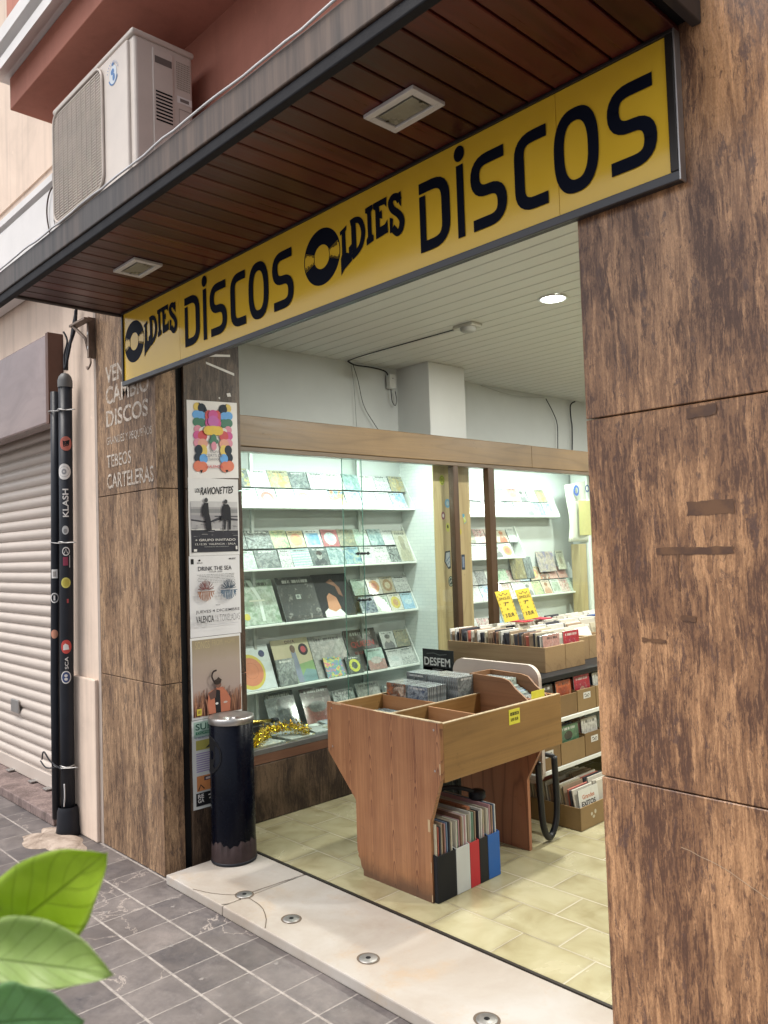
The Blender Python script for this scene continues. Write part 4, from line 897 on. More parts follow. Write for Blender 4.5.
for z in (1.333, 1.075):
    MB().tube([(-3.345, 2.955, z), (-3.345, 3.06, z-.001)], .004, 8).tube([(-3.345, 2.99, z), (-3.345, 3.028, z)], .007, 8).disc((-3.343, 2.97, z), (1, 0, 0), .010, 12).disc((-3.343, 3.045, z), (1, 0, 0), .010, 12).build('glass_clip', M['black_metal'], sh)
# shelves
def shelf(y0, y1, z, xf, backx, name='shelf', lip=.011):
    r = .235; s = MB().bbox(backx-.005, xf+.006, y0, y1, z-.012, z, .002); 
    
    o = s.build(name, M['white_board'], sh)
    MB().prism([(xf+.006, y1, z-.012), (xf+.006, y1, z+.004), (backx+.002, y1, z+.235), (backx-.005, y1, z+.235), (backx-.005, y1, z-.012)], (0, .006, 0)).build('shelf_end', M['white_board'], o)
SH1 = [1.612, 1.268, .962, .612]
for z in SH1: shelf(2.127, 3.748, z, -3.66, -3.782)
for z, y1 in ((1.570, 5.42), (1.262, 4.95), (.962, 5.66), (.62, 5.66)): shelf(4.115, y1, z, -3.68, -3.775)
# shelving uprights (slotted)
for yy in (2.55, 3.35): MB().box(-3.775, -3.757, yy, yy+.018, .37, 1.94).build('slotted_rail', pmat('grey_slotted_steel', (.42, .44, .43), .4, .4), sh)

# ---- covers
COV = {}
def cover(key, bg, cols, style='blobs', seed=0.0, scale=3.5):
    if key in COV: return COV[key]
    t = NT('cover_'+key, .32, coat=.55); c = t.coord('Generated', loc=(seed, 0, seed*.6)); g = t.coord('Generated'); s = t.sep(g)
    flat = t.comb(t.math('ADD', s[0], seed*1.3), seed, t.math('ADD', s[2], seed*.7))
    X, Z = s[0], s[2]
    def box(u0, v0, u1, v1):
        a = t.math('MULTIPLY', t.math('GREATER_THAN', X, u0), t.math('LESS_THAN', X, u1)); b = t.math('MULTIPLY', t.math('GREATER_THAN', Z, v0), t.math('LESS_THAN', Z, v1)); return t.math('MULTIPLY', a, b)
    def ell(u, v, ru, rv, wob_=.0):
        dx = t.math('DIVIDE', t.math('SUBTRACT', X, u), ru); dz = t.math('DIVIDE', t.math('SUBTRACT', Z, v), rv)
        d = t.math('ADD', t.math('MULTIPLY', dx, dx), t.math('MULTIPLY', dz, dz))
        if wob_: d = t.math('ADD', d, t.math('MULTIPLY', t.math('SUBTRACT', t.noise(flat, 7, 3), .5), wob_))
        return t.math('LESS_THAN', d, 1.0)
    n = t.noise(flat, scale, 4, .55, .6)
    k = len(cols)
    if style == 'blobs':
        col = t.ramp(n, [(0, bg)]+[(.36+.30*i/max(1, k-1), cc) for i, cc in enumerate(cols)], 'LINEAR')
    elif style == 'text':
        col = t.mix(t.math('GREATER_THAN', t.noise(t.comb(t.math('MULTIPLY', X, 26), seed, t.math('MULTIPLY', Z, 13)), 1, 2), .56), bg, cols[0])
        col = t.mix(box(.0, .45, 1, .62), col, bg)
    elif style == 'portrait':
        col = t.ramp(n, [(.3, bg), (.7, cols[0])]); col = t.mix(ell(.5, .12, .36, .36, .3), col, cols[1]); col = t.mix(ell(.5, .56, .16, .22, .25), col, cols[2]); col = t.mix(ell(.5, .70, .19, .13, .6), col, cols[3] if k > 3 else (.03, .02, .02))
    elif style == 'circle':
        col = t.mix(ell(.5, .47, .36, .36), bg, cols[0]); col = t.mix(ell(.5, .47, .20, .20, .3), col, cols[1 % k])
    elif style == 'stripes':
        f = t.math('FRACT', t.math('MULTIPLY', Z, 7)); col = t.mix(t.math('GREATER_THAN', f, .5), bg, cols[0])
    elif style == 'half':
        col = t.mix(box(0, 0, 1, .48), bg, cols[0]); col = t.mix(ell(.5, .45, .3, .16, .8), col, cols[1 % k])
    elif style == 'frame':
        col = t.mix(box(.13, .13, .87, .8), bg, t.ramp(n, [(.4, cols[0]), (.6, cols[1 % k])]))
    else:
        col = t.ramp(n, [(.35, bg), (.65, tuple(x*.75 for x in bg))])
    ov = t.noise(flat, 11, 6, .7, .5); col = t.mix(t.ramp(ov, [(.45, 0.0), (.60, .45)]), col, tuple(x*.35 for x in bg)); col = t.mix(t.ramp(t.noise(flat, 7, 5, .7), [(.56, 0.0), (.66, .35)]), col, (.5, .5, .47))
    tl = t.math('MULTIPLY', t.math('GREATER_THAN', t.noise(t.comb(t.math('MULTIPLY', X, 30), seed+3, 0), 1, 1), .47), box(.15, .86, .85, .93))
    lum = sum(bg)/3; col = t.mix(t.math('MULTIPLY', tl, .8), col, (.03, .03, .03) if lum > .2 else (.6, .6, .58))
    t.set('Base Color', col); COV[key] = t.m; return t.m
W, K, G, GY = (.52, .54, .53), (.02, .022, .025), (.30, .36, .34), (.20, .22, .22)
CV = {
 'dark_yellow': ((.10, .11, .11), [(.06, .07, .07), (.20, .22, .22), (.55, .45, .05)], 'blobs', 'grey and yellow'),
 'white': (W, [(.60, .62, .62), (.5, .55, .55)], 'half', 'plain white'),
 'gold': ((.35, .30, .18), [(.40, .30, .12), (.28, .30, .26), (.50, .42, .2)], 'blobs', 'gold and grey'),
 'dark_grey': ((.13, .15, .15), [(.10, .12, .12), (.25, .28, .28), (.08, .09, .10)], 'blobs', 'dark grey'),
 'white_drawing': (W, [(.22, .24, .24)], 'text', 'white drawing'),
 'white_print': ((.6, .62, .6), [(.35, .30, .28)], 'text', 'brown printed'),
 'teal': ((.20, .30, .31), [(.14, .24, .26), (.32, .42, .42), (.5, .58, .58)], 'blobs', 'dark teal'),
 'red_mark': (W, [(.45, .10, .08), (.5, .5, .5)], 'circle', 'red marked'),
 'teal_band': ((.55, .62, .6), [(.15, .40, .40), (.5, .6, .6)], 'half', 'white and turquoise'),
 'rainbow': ((.5, .12, .12), [(.55, .08, .10), (.60, .50, .08), (.10, .20, .50), (.08, .35, .30)], 'blobs', 'rainbow'),
 'sky': ((.5, .56, .62), [(.15, .35, .62), (.60, .64, .66), (.35, .45, .5)], 'blobs', 'blue and white'),
 'black_pattern': ((.05, .06, .06), [(.03, .035, .04), (.30, .34, .33), (.08, .09, .09), (.4, .44, .42)], 'blobs', 'black patterned'),
 'green_fruit': ((.36, .42, .28), [(.20, .36, .20), (.50, .48, .28), (.3, .38, .25)], 'blobs', 'pale green'),
 'fruit': ((.50, .42, .28), [(.55, .25, .15), (.55, .48, .12), (.5, .4, .3)], 'circle', 'cream with fruit'),
 'blue_square': ((.56, .60, .60), [(.08, .28, .46), (.30, .46, .55)], 'frame', 'white framed blue'),
 'red_frame': ((.38, .14, .15), [(.45, .56, .56), (.38, .5, .52)], 'circle', 'dark red'),
 'olive': ((.28, .27, .20), [(.35, .30, .18), (.2, .22, .19), (.42, .38, .25)], 'blobs', 'olive brown'),
 'mint': ((.45, .55, .48), [(.35, .47, .40), (.5, .6, .55), (.3, .35, .3)], 'blobs', 'mint green'),
 'cream': ((.50, .50, .40), [(.42, .42, .32), (.25, .22, .16)], 'circle', 'cream'),
 'face_dark': ((.10, .13, .13), [(.16, .19, .19), (.05, .06, .07), (.34, .36, .34)], 'portrait', 'dark portrait'),
 'stripe': (W, [(.30, .42, .46)], 'stripes', 'blue striped'),
 'blue': ((.12, .25, .34), [(.08, .20, .30), (.30, .42, .46), (.42, .40, .25)], 'blobs', 'deep blue'),
 'orange_figure': ((.60, .60, .55), [(.55, .28, .12), (.50, .15, .08)], 'circle', 'orange figure'),
 'ring_brown': ((.42, .38, .28), [(.30, .18, .08), (.5, .44, .3)], 'circle', 'brown with ring'),
 'yellow_oval': ((.56, .56, .50), [(.55, .45, .08), (.45, .25, .12)], 'circle', 'yellow oval'),
 'pale_blue': ((.35, .50, .60), [(.28, .45, .60), (.45, .58, .64)], 'half', 'pale blue'),
 'dark_blue_white': ((.04, .07, .10), [(.03, .06, .12), (.30, .36, .40), (.05, .08, .12)], 'blobs', 'navy and white'),
 'multi': ((.5, .4, .1), [(.50, .08, .20), (.55, .48, .06), (.06, .30, .20), (.10, .16, .45), (.5, .2, .1)], 'blobs', 'multicoloured'),
 'black_yellow': ((.02, .03, .03), [(.50, .50, .04), (.03, .05, .04)], 'circle', 'black and yellow'),
 'crowd': ((.30, .42, .38), [(.35, .20, .18), (.45, .42, .4)], 'half', 'teal and pink'),
 'white_green': ((.52, .58, .52), [(.40, .50, .42), (.2, .26, .2)], 'frame', 'pale green framed'),
 'pink': ((.55, .35, .36), [(.48, .20, .22), (.6, .55, .5), (.3, .15, .15)], 'blobs', 'pink'),
 'peach_face': ((.55, .45, .36), [(.58, .50, .42), (.45, .25, .16), (.55, .36, .26), (.25, .12, .06)], 'portrait', 'peach portrait'),
 'red_head': ((.60, .55, .45), [(.6, .5, .4), (.45, .12, .06), (.55, .34, .24), (.45, .14, .05)], 'portrait', 'red haired portrait'),
 'green_clover': ((.25, .42, .25), [(.10, .32, .14), (.45, .55, .42), (.15, .35, .18)], 'blobs', 'bright green'),
 'grey_face': ((.50, .52, .50), [(.45, .47, .46), (.16, .16, .17), (.42, .40, .38), (.08, .08, .08)], 'portrait', 'grey portrait'),
 'salmon': ((.50, .28, .25), [(.55, .34, .30), (.42, .20, .18)], 'half', 'salmon red'),
 'yellow_sax': ((.48, .44, .22), [(.42, .36, .14), (.20, .16, .10), (.52, .50, .3)], 'blobs', 'yellow'),
 'purple_group': ((.30, .30, .38), [(.22, .20, .32), (.45, .38, .30), (.16, .14, .2)], 'blobs', 'purple group photo'),
 'orange_black': ((.55, .20, .08), [(.5, .16, .06), (.08, .05, .04), (.6, .5, .4)], 'blobs', 'orange and black'),
}
edge_clear = pmat('clear_plastic_edge', (.20, .22, .22), .25, coat=.4, var=.5, scale=60)
edge_paper = pmat('paper_sleeve_edge', (.48, .46, .40), .7)
_sl = {}
def sleeve_mesh(cv, w_, h_, t_, edge=None):
    """box in local XZ, cover on the -Y face, hinge at the bottom edge"""
    k = (cv, w_, h_, t_)
    if k in _sl: return _sl[k]
    bg, cols, st, _ = CV[cv]; mt = cover(cv, bg, cols, st, seed=(hash_(cv) % 97)/9.7)
    me = bpy.data.meshes.new('sleeve')
    mb = MB(); mb.bbox(-w_/2, w_/2, 0, t_, 0, h_, min(.0012, t_*.3), seg=1)
    me.from_pydata(mb.v, [], mb.f); me.materials.append(mt); me.materials.append(edge or edge_clear)
    for p in me.polygons: p.material_index = 0 if p.normal.y < -.9 else 1
    me.update(); _sl[k] = me; return me
def hash_(s):
    h = 7
    for ch in s: h = (h*31+ord(ch)) % 1000003
    return h
def put_sleeve(name, cat, label, group, cv, w_, h_, t_, loc, rz=0, lean=0, roll_=0, edge=None):
    o = bpy.data.objects.new(name, sleeve_mesh(cv, w_, h_, t_, edge)); COL.objects.link(o)
    o.matrix_world = Matrix.Translation(loc) @ Matrix.Rotation(rz, 4, 'Z') @ Matrix.Rotation(-lean, 4, 'X') @ Matrix.Rotation(roll_, 4, 'Y')
    return tag(o, label, cat, group)
# local -Y face must look towards +X (into the shop): rotate +90 deg about Z; local X -> +Y
RZ = rad(90); LEAN = rad(24)
def tier(y0, widths, z, xf, row, cvs, shelfname, cat='CD case', h=.113, gap=.002):
    y = y0; n = 0
    X0 = xf-.006-(.115*math.sin(LEAN) if row else 0)-.004; Z0 = z+.001+(.109 if row else 0)
    for wd, cv in zip(widths, cvs):
        if cv:
            put_sleeve('cd_case', cat, '%s disc case, %s from left, %s row, %s' % (CV[cv][3], ORD[n], 'back' if row else 'front', shelfname), 'CD cases displayed on the showcase shelves', cv, wd-gap, h+random.uniform(-.002, .002), .009, (X0+random.uniform(-.001, .002), y+wd/2, Z0), RZ+rad(random.uniform(-1.5, 1.5)), LEAN+rad(random.uniform(-2, 2)), rad(random.uniform(-1.8, 1.8)))
            n += 1
        y += wd
q = .128
S1n = 'top shelf of near showcase'
tier(2.40, [q, q+.006, q+.02, q+.006, q+.01, q+.01, q, q+.005, q, q], 1.612, -3.66, 1, ['dark_yellow', 'white', 'gold', 'dark_grey', 'white_drawing', 'white_print', 'teal', 'white_print', 'white_drawing', 'gold'], S1n)
tier(2.30, [q]*11, 1.612, -3.66, 0, ['mint', 'mint', 'red_mark', 'teal_band', 'red_mark', 'white', 'rainbow', 'sky', 'white', 'white', 'sky'], S1n)
S2n = 'second shelf of near showcase'
tier(2.40, [.10, .17, q-.01, q-.01, q, q, q+.005, q-.008, q-.01, q], 1.268, -3.66, 1, ['black_pattern', 'black_pattern', 'green_fruit', 'fruit', 'blue_square', 'red_frame', 'olive', 'mint', 'teal', 'white'], S2n)
tier(2.40, [q, q+.03, .09, q+.01, q, q, q, q-.01, q, q+.01], 1.268, -3.66, 0, ['mint', 'dark_grey', 'white_drawing', 'stripe', 'face_dark', 'teal', 'blue', 'white', 'white_drawing', 'black_pattern'], S2n)
def single(cv, label, name, cat, w_, h_, y, z, xo=0, lean=LEAN, t_=.005, grp=None, tilt=0):
    return put_sleeve(name, cat, label, grp, cv, w_, h_, t_, (-3.666+xo, y, z), RZ+rad(random.uniform(-1, 1)), lean, tilt)
CV['lp_cream'] = ((.46, .46, .38), [(.40, .40, .30), (.20, .18, .14)], 'portrait', 'cream')
CV['lp_cream'] = ((.46, .46, .38), [(.42, .42, .34), (.34, .33, .24), (.26, .24, .18), (.30, .28, .2)], 'portrait', 'cream')
single('lp_cream', 'cream book sleeve at the right end of the second shelf', 'record_sleeve', 'record sleeve', .125, .22, 3.69, 1.270)
CV['lp_car'] = ((.20, .28, .20), [(.14, .24, .14), (.35, .42, .36), (.26, .32, .24)], 'blobs', 'green')
CV['lp_black'] = ((.018, .022, .026), [(.014, .018, .022), (.035, .04, .045)], 'plain', 'black')
CV['lp_face'] = ((.020, .022, .026), [(.03, .035, .04), (.60, .62, .60), (.30, .13, .06), (.025, .02, .02)], 'portrait', 'black')
CV['lp_disc'] = ((.50, .54, .55), [(.50, .40, .07), (.50, .16, .09)], 'circle', 'white')
CV['lp_diva'] = ((.42, .38, .26), [(.48, .42, .28), (.36, .38, .20), (.20, .28, .20)], 'blobs', 'yellow')
CV['lp_grey'] = ((.26, .27, .26), [(.30, .31, .29), (.20, .20, .20), (.34, .33, .31)], 'blobs', 'grey')
CV['lp_red'] = ((.030, .022, .024), [(.03, .022, .024), (.045, .03, .03)], 'plain', 'black')
GLP = 'record sleeves standing on the showcase shelves'
def sleeve_art(o, w_, h_, fn):
    A = Art((-w_/2, -.0004, 0), (1, 0, 0), (0, 0, 1), step=.0002, base=.0002); fn(A, w_, h_)
    p = A.mb.build('cover_print', A.cols, o, local=True, fix=False); return p
o = single('lp_car', 'green and white record sleeve at the left of the third shelf', 'record_sleeve', 'record sleeve', .27, .265, 2.545, .964, grp=GLP)
sleeve_art(o, .27, .265, lambda A, a, b: (A.poly([(.10, .27*.98), (.13, .26), (.17, .15), (.165, .02), (.145, .02), (.15, .15)], (.50, .56, .52)), A.rect(.09, .135, .19, .145, (.5, .52, .42)), A.ell(.05, .05, .02, .02, (.45, .38, .05))))
o = single('lp_black', 'plain black record sleeve with tiny picture on the third shelf', 'record_sleeve', 'record sleeve', .27, .268, 2.842, .964, grp=GLP)
sleeve_art(o, .27, .268, lambda A, a, b: (A.rect(.115, .13, .150, .158, (.35, .38, .36)), A.ell(.13, .145, .010, .009, (.12, .14, .14))))
o = single('lp_face', 'black record sleeve of a bare neck and white shirt', 'record_sleeve', 'record sleeve', .27, .272, 3.108, .964, xo=-.006, grp=GLP)
sleeve_art(o, .27, .272, lambda A, a, b: (A.rect(0, 0, a, b, (.018, .02, .024)), A.poly([(.03, .0), (.03, .035), (.07, .06), (.15, .05), (.19, .0)], (.60, .62, .60)), A.poly([(.065, .05), (.075, .13), (.10, .15), (.145, .12), (.16, .05), (.11, .03)], (.42, .20, .11)), A.poly([(.10, .22), (.14, .24), (.19, .18), (.20, .12), (.17, .14), (.16, .19)], (.20, .09, .05))))
S3n = 'third shelf of near showcase'
tier(3.265, [.12, .122, .115, .135], .962, -3.66, 1, ['mint', 'orange_figure', 'ring_brown', 'white_drawing'], S3n)
tier(3.285, [.13, .115, .115, .115], .962, -3.66, 0, ['dark_blue_white', 'white_green', 'yellow_oval', 'pale_blue'], S3n)
o = single('lp_disc', 'orange and yellow picture disc in a white sleeve, fourth shelf', 'record_sleeve', 'record sleeve', .25, .25, 2.51, .614, grp=GLP)
sleeve_art(o, .25, .25, lambda A, a, b: (A.rect(0, 0, a, b, (.50, .54, .55)), A.ell(.10, .105, .098, .100, (.50, .40, .07)), A.ell(.105, .105, .080, .080, (.50, .17, .09)), A.ring(.11, .11, .045, .0435, (.3, .09, .05)), A.ell(.20, .20, .020, .020, (.03, .04, .12))))
o = single('lp_diva', 'yellow DIVA record sleeve with a standing figure, fourth shelf', 'record_sleeve', 'record sleeve', .265, .262, 2.80, .614, xo=-.010, grp=GLP)
sleeve_art(o, .265, .262, lambda A, a, b: (A.rect(0, 0, a, b, (.46, .41, .28)), A.poly([(0, 0), (a, 0), (a, .12), (.12, .10), (0, .13)], (.22, .34, .16)), A.poly([(.13, .0), (a, .0), (a, .06), (.20, .075)], (.16, .26, .28)), A.text('DIVA', .10, .235, .07, .018, (.1, .06, .05), .02), A.ell(.215, .19, .034, .036, (.05, .04, .05)), A.ell(.215, .19, .018, .02, (.40, .06, .08)), A.poly([(.125, .0), (.165, .0), (.160, .12), (.155, .185), (.125, .185), (.120, .10)], (.20, .22, .30)), A.ell(.14, .20, .018, .024, (.12, .07, .05))))
single('dark_grey', 'dark green LP-style box set leaning before the DIVA sleeve', 'box_set', 'box set', .125, .150, 2.71, .614, xo=.012, t_=.014, lean=rad(18))
o = single('lp_grey', 'grey patterned record sleeve behind a multicoloured disc case', 'record_sleeve', 'record sleeve', .265, .258, 3.07, .614, xo=-.012, grp=GLP)
o = single('lp_red', 'black record sleeve with large red lettering, fourth shelf', 'record_sleeve', 'record sleeve', .262, .268, 3.34, .614, xo=-.008, grp=GLP)
sleeve_art(o, .262, .268, lambda A, a, b: (A.text('QUEEN', .035, .150, .19, .042, (.30, .035, .035), .01), A.text('ROCK', .05, .11, .07, .018, (.25, .04, .04))))
G3 = 'CD cases displayed on the showcase shelves'
single('multi', 'bright multicoloured disc case in front of the grey sleeve', 'cd_case', 'CD case', .135, .125, 3.055, .614, xo=.010, t_=.009, grp=G3)
single('black_yellow', 'black disc case with a yellow face on the fourth shelf', 'cd_case', 'CD case', .115, .110, 3.21, .614, xo=.012, t_=.009, grp=G3)
single('crowd', 'teal and pink crowd disc case in front of the red lettered sleeve', 'cd_case', 'CD case', .145, .138, 3.395, .614, xo=.010, t_=.009, grp=G3)
S4n = 'fourth shelf of near showcase'
tier(3.49, [.125, .125], .612, -3.66, 1, ['grey_face', 'olive'], S4n); tier(3.50, [.125, .12], .612, -3.66, 0, ['white', 'white_drawing'], S4n)
# bottom of the showcase
BG_ = 'sleeves leaning on the floor of the showcase'
CV['lp_dark'] = ((.035, .04, .045), [(.03, .035, .04), (.10, .12, .13), (.05, .06, .06)], 'blobs', 'dark')
CV['lp_brown'] = ((.13, .10, .10), [(.22, .08, .07), (.12, .13, .13), (.16, .15, .15)], 'half', 'brown')
single('lp_dark', 'dark record sleeve leaning at the bottom behind gold tinsel', 'record_sleeve', 'record sleeve', .20, .215, 2.70, .369, grp=BG_, xo=-.01)
single('lp_brown', 'brown and grey record sleeve leaning at the showcase bottom', 'record_sleeve', 'record sleeve', .21, .205, 2.95, .369, grp=BG_, xo=-.01)
single('black_pattern', 'black patterned sleeve leaning near the console, showcase bottom', 'record_sleeve', 'record sleeve', .17, .16, 3.16, .369, grp=BG_, xo=-.01)
single('lp_grey', 'smooth grey sleeve leaning at the showcase bottom above the console', 'record_sleeve', 'record sleeve', .19, .18, 3.36, .369, grp=BG_, xo=-.01)
single('dark_grey', 'small dark sleeve at the far right of the showcase bottom', 'record_sleeve', 'record sleeve', .13, .14, 3.54, .369, grp=BG_, xo=-.01)
flat = [(-3.46, 2.62, 'white', 10), (-3.50, 2.80, 'white', -8), (-3.45, 2.90, 'cream', 5), (-3.58, 2.76, 'mint', 20), (-3.58, 2.96, 'sky', -4), (-3.46, 2.44, 'white', 30), (-3.57, 2.60, 'white_drawing', 12), (-3.46, 3.08, 'yellow_sax', 3), (-3.58, 3.14, 'white', 8), (-3.46, 3.26, 'teal_band', -6), (-3.58, 3.32, 'mint', 4), (-3.47, 3.44, 'white', 9), (-3.46, 3.62, 'sky', -4)]
for i, (x, y, cv, a) in enumerate(flat):
    put_sleeve('cd_case', 'CD case', '%s disc case lying flat on the showcase bottom, %s from the left' % (CV[cv][3], ORD[i]), G3, cv, .14, .125, .008, (x+.05, y, .378+.0004*i), RZ+rad(a), rad(88))
# tinsel garland
def tinsel():
    mb = MB(); rnd = random.Random(3)
    path = resample([(-3.42, 2.27, .40), (-3.44, 2.34, .41), (-3.50, 2.42, .425), (-3.53, 2.52, .43), (-3.50, 2.62, .42), (-3.45, 2.66, .40)], n=10)
    for i in range(1500):
        p = Vector(path[rnd.randrange(len(path))])+Vector([rnd.gauss(0, .014) for _ in range(3)]); p.z = max(.376, p.z)
        d = Vector([rnd.gauss(0, 1) for _ in range(3)]).normalized()*.008; e = Vector([rnd.gauss(0, 1) for _ in range(3)]).normalized()*.0022
        mb.add([p-d-e, p+d-e, p+d+e, p-d+e], [(0, 1, 2, 3)])
    o = mb.build('tinsel_garland', NT('gold_foil', .18, 1).set('Base Color', (.72, .50, .04)).m, fix=False); tag(o, 'gold tinsel garland lying in the bottom of the showcase', 'garland')
tinsel()
mg = NT('gold_brass', .25, 1).set('Base Color', (.60, .42, .10)).m
ks = thing('ornament', 'small gold and black ornament beside the tinsel garland', 'ornament', (-3.60, 2.46, .37))
MB().tube([(-3.60, 2.36, .47), (-3.60, 2.44, .465), (-3.60, 2.54, .455)], .010, 10).tube(resample([(-3.60, 2.36, .47), (-3.60, 2.34, .50), (-3.60, 2.38, .52), (-3.60, 2.42, .50)], n=5), .008, 8).build('body', mg, ks)
MB().bbox(-3.63, -3.57, 2.36, 2.50, .37, .45, .004).build('black_base', M['black_rubber'], ks); MB().tube([(-3.60, 2.54, .455), (-3.60, 2.58, .452)], .014, 10).build('mouthpiece', M['black_rubber'], ks)

# ---- second cabinet covers
S5n = 'top shelf of far showcase'
tier(4.20, [q+.02, q+.02, .13, .13, .12, .12, .12, .12, .12], 1.570, -3.68, 1, ['white', 'white', 'white', 'white_print', 'white_drawing', 'salmon', 'grey_face', 'white_print', 'gold'], S5n)
tier(4.22, [q+.02, q+.02, .13, .13, .12, .12, .12, .12, .12], 1.570, -3.68, 0, ['white', 'white', 'white', 'white', 'dark_grey', 'mint', 'grey_face', 'teal', 'sky'], S5n)
S6n = 'second shelf of far showcase'
tier(4.20, [.14, .12, .13, .13, .13, .10], 1.262, -3.68, 1, ['green_clover', 'olive', 'pink', 'peach_face', 'red_head', 'white'], S6n)
tier(4.20, [.14, .12, .13, .13, .13, .10], 1.262, -3.68, 0, ['pale_blue', 'white', 'white_drawing', 'grey_face', 'orange_figure', None], S6n)
S7n = 'third shelf of far showcase'
tier(4.20, [.14, .12, .12, .12, .13, .13, .12, .02, .13, .12, .12, .13], .962, -3.68, 1, ['pink', 'white_drawing', 'dark_grey', 'white_green', 'green_clover', 'pink', 'sky', None, 'fruit', 'orange_black', 'salmon', 'salmon'], S7n)
tier(4.20, [.14, .12, .12, .13, .12, .13, .12, .12, .12, .12, .12, .12], .962, -3.68, 0, ['mint', 'white', 'sky', 'white_drawing', 'pink', 'white_print', 'circleface' if False else 'grey_face', 'green_fruit', 'peach_face', 'white_green', 'pink', 'mint'], S7n)
def single2(cv, label, w_, h_, y, z, xo=0, lean=rad(15)): return put_sleeve('record_sleeve', 'record sleeve', label, GLP, cv, w_, h_, .005, (-3.735+xo, y, z), RZ, lean)
single2('yellow_sax', 'yellow sleeve leaning above the far third shelf', .17, .25, 4.96, 1.09)
single2('dark_grey', 'dark narrow sleeve beside the yellow one, far showcase', .10, .27, 5.10, 1.09)
single2('purple_group', 'purple group photo sleeve leaning above the far third shelf', .23, .24, 5.33, 1.13)
single2('cream', 'small framed cream card at the right of the far showcase', .11, .16, 5.53, 1.14)
tier(4.20, [.14, .13, .14, .15, .15, .14, .14, .14], .62, -3.68, 1, ['teal', 'white', 'pink', 'sky', 'mint', 'dark_grey', 'olive', 'white'], 'lowest shelf of far showcase')
# white bracket panel and hanging shirt
tag(MB().bbox(-3.755, -3.60, 5.715, 5.75, .40, 1.95, .004).build('divider_panel', M['white_board']), 'white upright divider panel at the far end of the showcase', 'panel')
ts = thing('hanging_shirt', 'white and yellow shirt with a blue ring hung far inside', 'shirt', (-3.60, 5.9, 1.36))
mb = MB(); vs = []; nx, nz = 14, 12
for j in range(nz+1):
    for i in range(nx+1):
        u = i/nx; v = j/nz; vs.append((-3.62+.012*math.sin(u*17)+.006*math.sin(u*31+v*3), 5.45+.62*u+(.02*math.sin(v*5) if i in (0, nx) else 0), 1.36+.50*v-(.05*abs(u-.5)*2*v)))
mb.add(vs, [(j*(nx+1)+i, j*(nx+1)+i+1, (j+1)*(nx+1)+i+1, (j+1)*(nx+1)+i) for j in range(nz) for i in range(nx)], 0, True)
so = mb.build('fabric', pmat('white_cotton', (.62, .62, .54), .8, var=.04), ts)
md = so.modifiers.new('thick', 'SOLIDIFY'); md.thickness = .004
A = Art((-3.600, 5.45, 1.36), (0, 1, 0), (0, 0, 1)); A.ring(.11, .41, .040, .022, (.04, .10, .38), asp=1.1); A.ring(.27, .43, .03, .02, (.04, .10, .38)); A.rect(.13, .05, .60, .33, (.52, .47, .20)); A.line([(.08, .33), (.11, .33)], .004, (.1, .1, .1)); A.build('print', ts)
tag(MB().bbox(-3.70, -3.62, 5.60, 5.70, .3665, 1.34, .004).build('post', wclad), 'pale wooden post standing below the hanging shirt', 'post')

# ------------------------------------------------------------------ ceiling fittings, cables
cl = thing('ceiling_light', 'glowing round downlight in the slatted shop ceiling', 'light', (-2.215, 3.29, 2.545))
MB().lathe([(.062, 2.5505), (.070, 2.548), (.072, 2.5435), (.060, 2.5425), (.058, 2.548)], -2.215, 3.29, 32).build('rim', M['white_board'], cl)
MB().lathe([(0, 2.5455), (.058, 2.5455)], -2.215, 3.29, 32).build('diffuser', emis('lit_diffuser', (.95, 1, .97), 14), cl)
LC = (1.0, .99, .90)
def area(name, loc, sx_, sy_, power, rot=(0, 0, 0), col=LC, shape='RECTANGLE', spread=180):
    L = bpy.data.lights.new(name, 'AREA'); L.shape = shape; L.size = sx_; L.size_y = sy_; L.energy = power; L.color = col; L.spread = rad(spread)
    o = bpy.data.objects.new(name, L); COL.objects.link(o); o.location = loc; o.rotation_euler = rot; return o
area('downlight_lamp', (-2.215, 3.29, 2.541), .11, .11, 30, shape='DISK')
CLG = 'round downlights in the shop ceiling'
for i, (x, y, lab) in enumerate(((-.6, 3.3, 'round downlight behind the right stone pillar'), (-2.2, 5.4, 'round downlight above the far record crates'), (-.6, 5.4, 'round downlight in the back right of the shop'), (-2.0, 7.4, 'round downlight near the back wall'))):
    c2 = copy_tree(cl); c2.location = (x, y, 2.545); c2['label'] = lab; c2['group'] = CLG
    area('downlight_lamp', (x, y, 2.541), .11, .11, 30, shape='DISK')
cl['group'] = CLG
# fluorescent tubes behind the showcase header
for y0, y1, p in ((2.25, 3.65, 7.0), (4.25, 5.55, 8.5)):
    tb = thing('fluorescent_tube', 'lit fluorescent tube behind the oak header, %s showcase' % ('near' if y0 < 3 else 'far'), 'tube light', (-3.50, (y0+y1)/2, 1.92), 'fluorescent tubes in the showcase')
    MB().tube([(-3.50, y0, 1.925), (-3.50, y1, 1.925)], .013, 12).build('tube', emis('lit_tube', (.85, 1, .95), 4), tb)
    MB().bbox(-3.53, -3.47, y0-.03, y1+.03, 1.940, 1.9545, .003).build('batten', M['white_board'], tb)
    area('tube_lamp', (-3.47, (y0+y1)/2, 1.905), y1-y0, .04, p, (rad(18), 0, rad(90)), (.86, 1.0, .93))
dt = thing('smoke_detector', 'small square white detector on the slatted ceiling', 'detector', (-2.78, 3.32, 2.52))
MB().bbox(-2.85, -2.715, 3.27, 3.36, 2.530, 2.5495, .004).build('base', pmat('aged_white_plastic', (.45, .44, .40), .5), dt)
MB().lathe([(0, 2.508), (.030, 2.508), (.042, 2.516), (.045, 2.5295)], -2.775, 3.31, 28).build('dome', pmat('grey_plastic_dome', (.28, .28, .26), .4), dt)
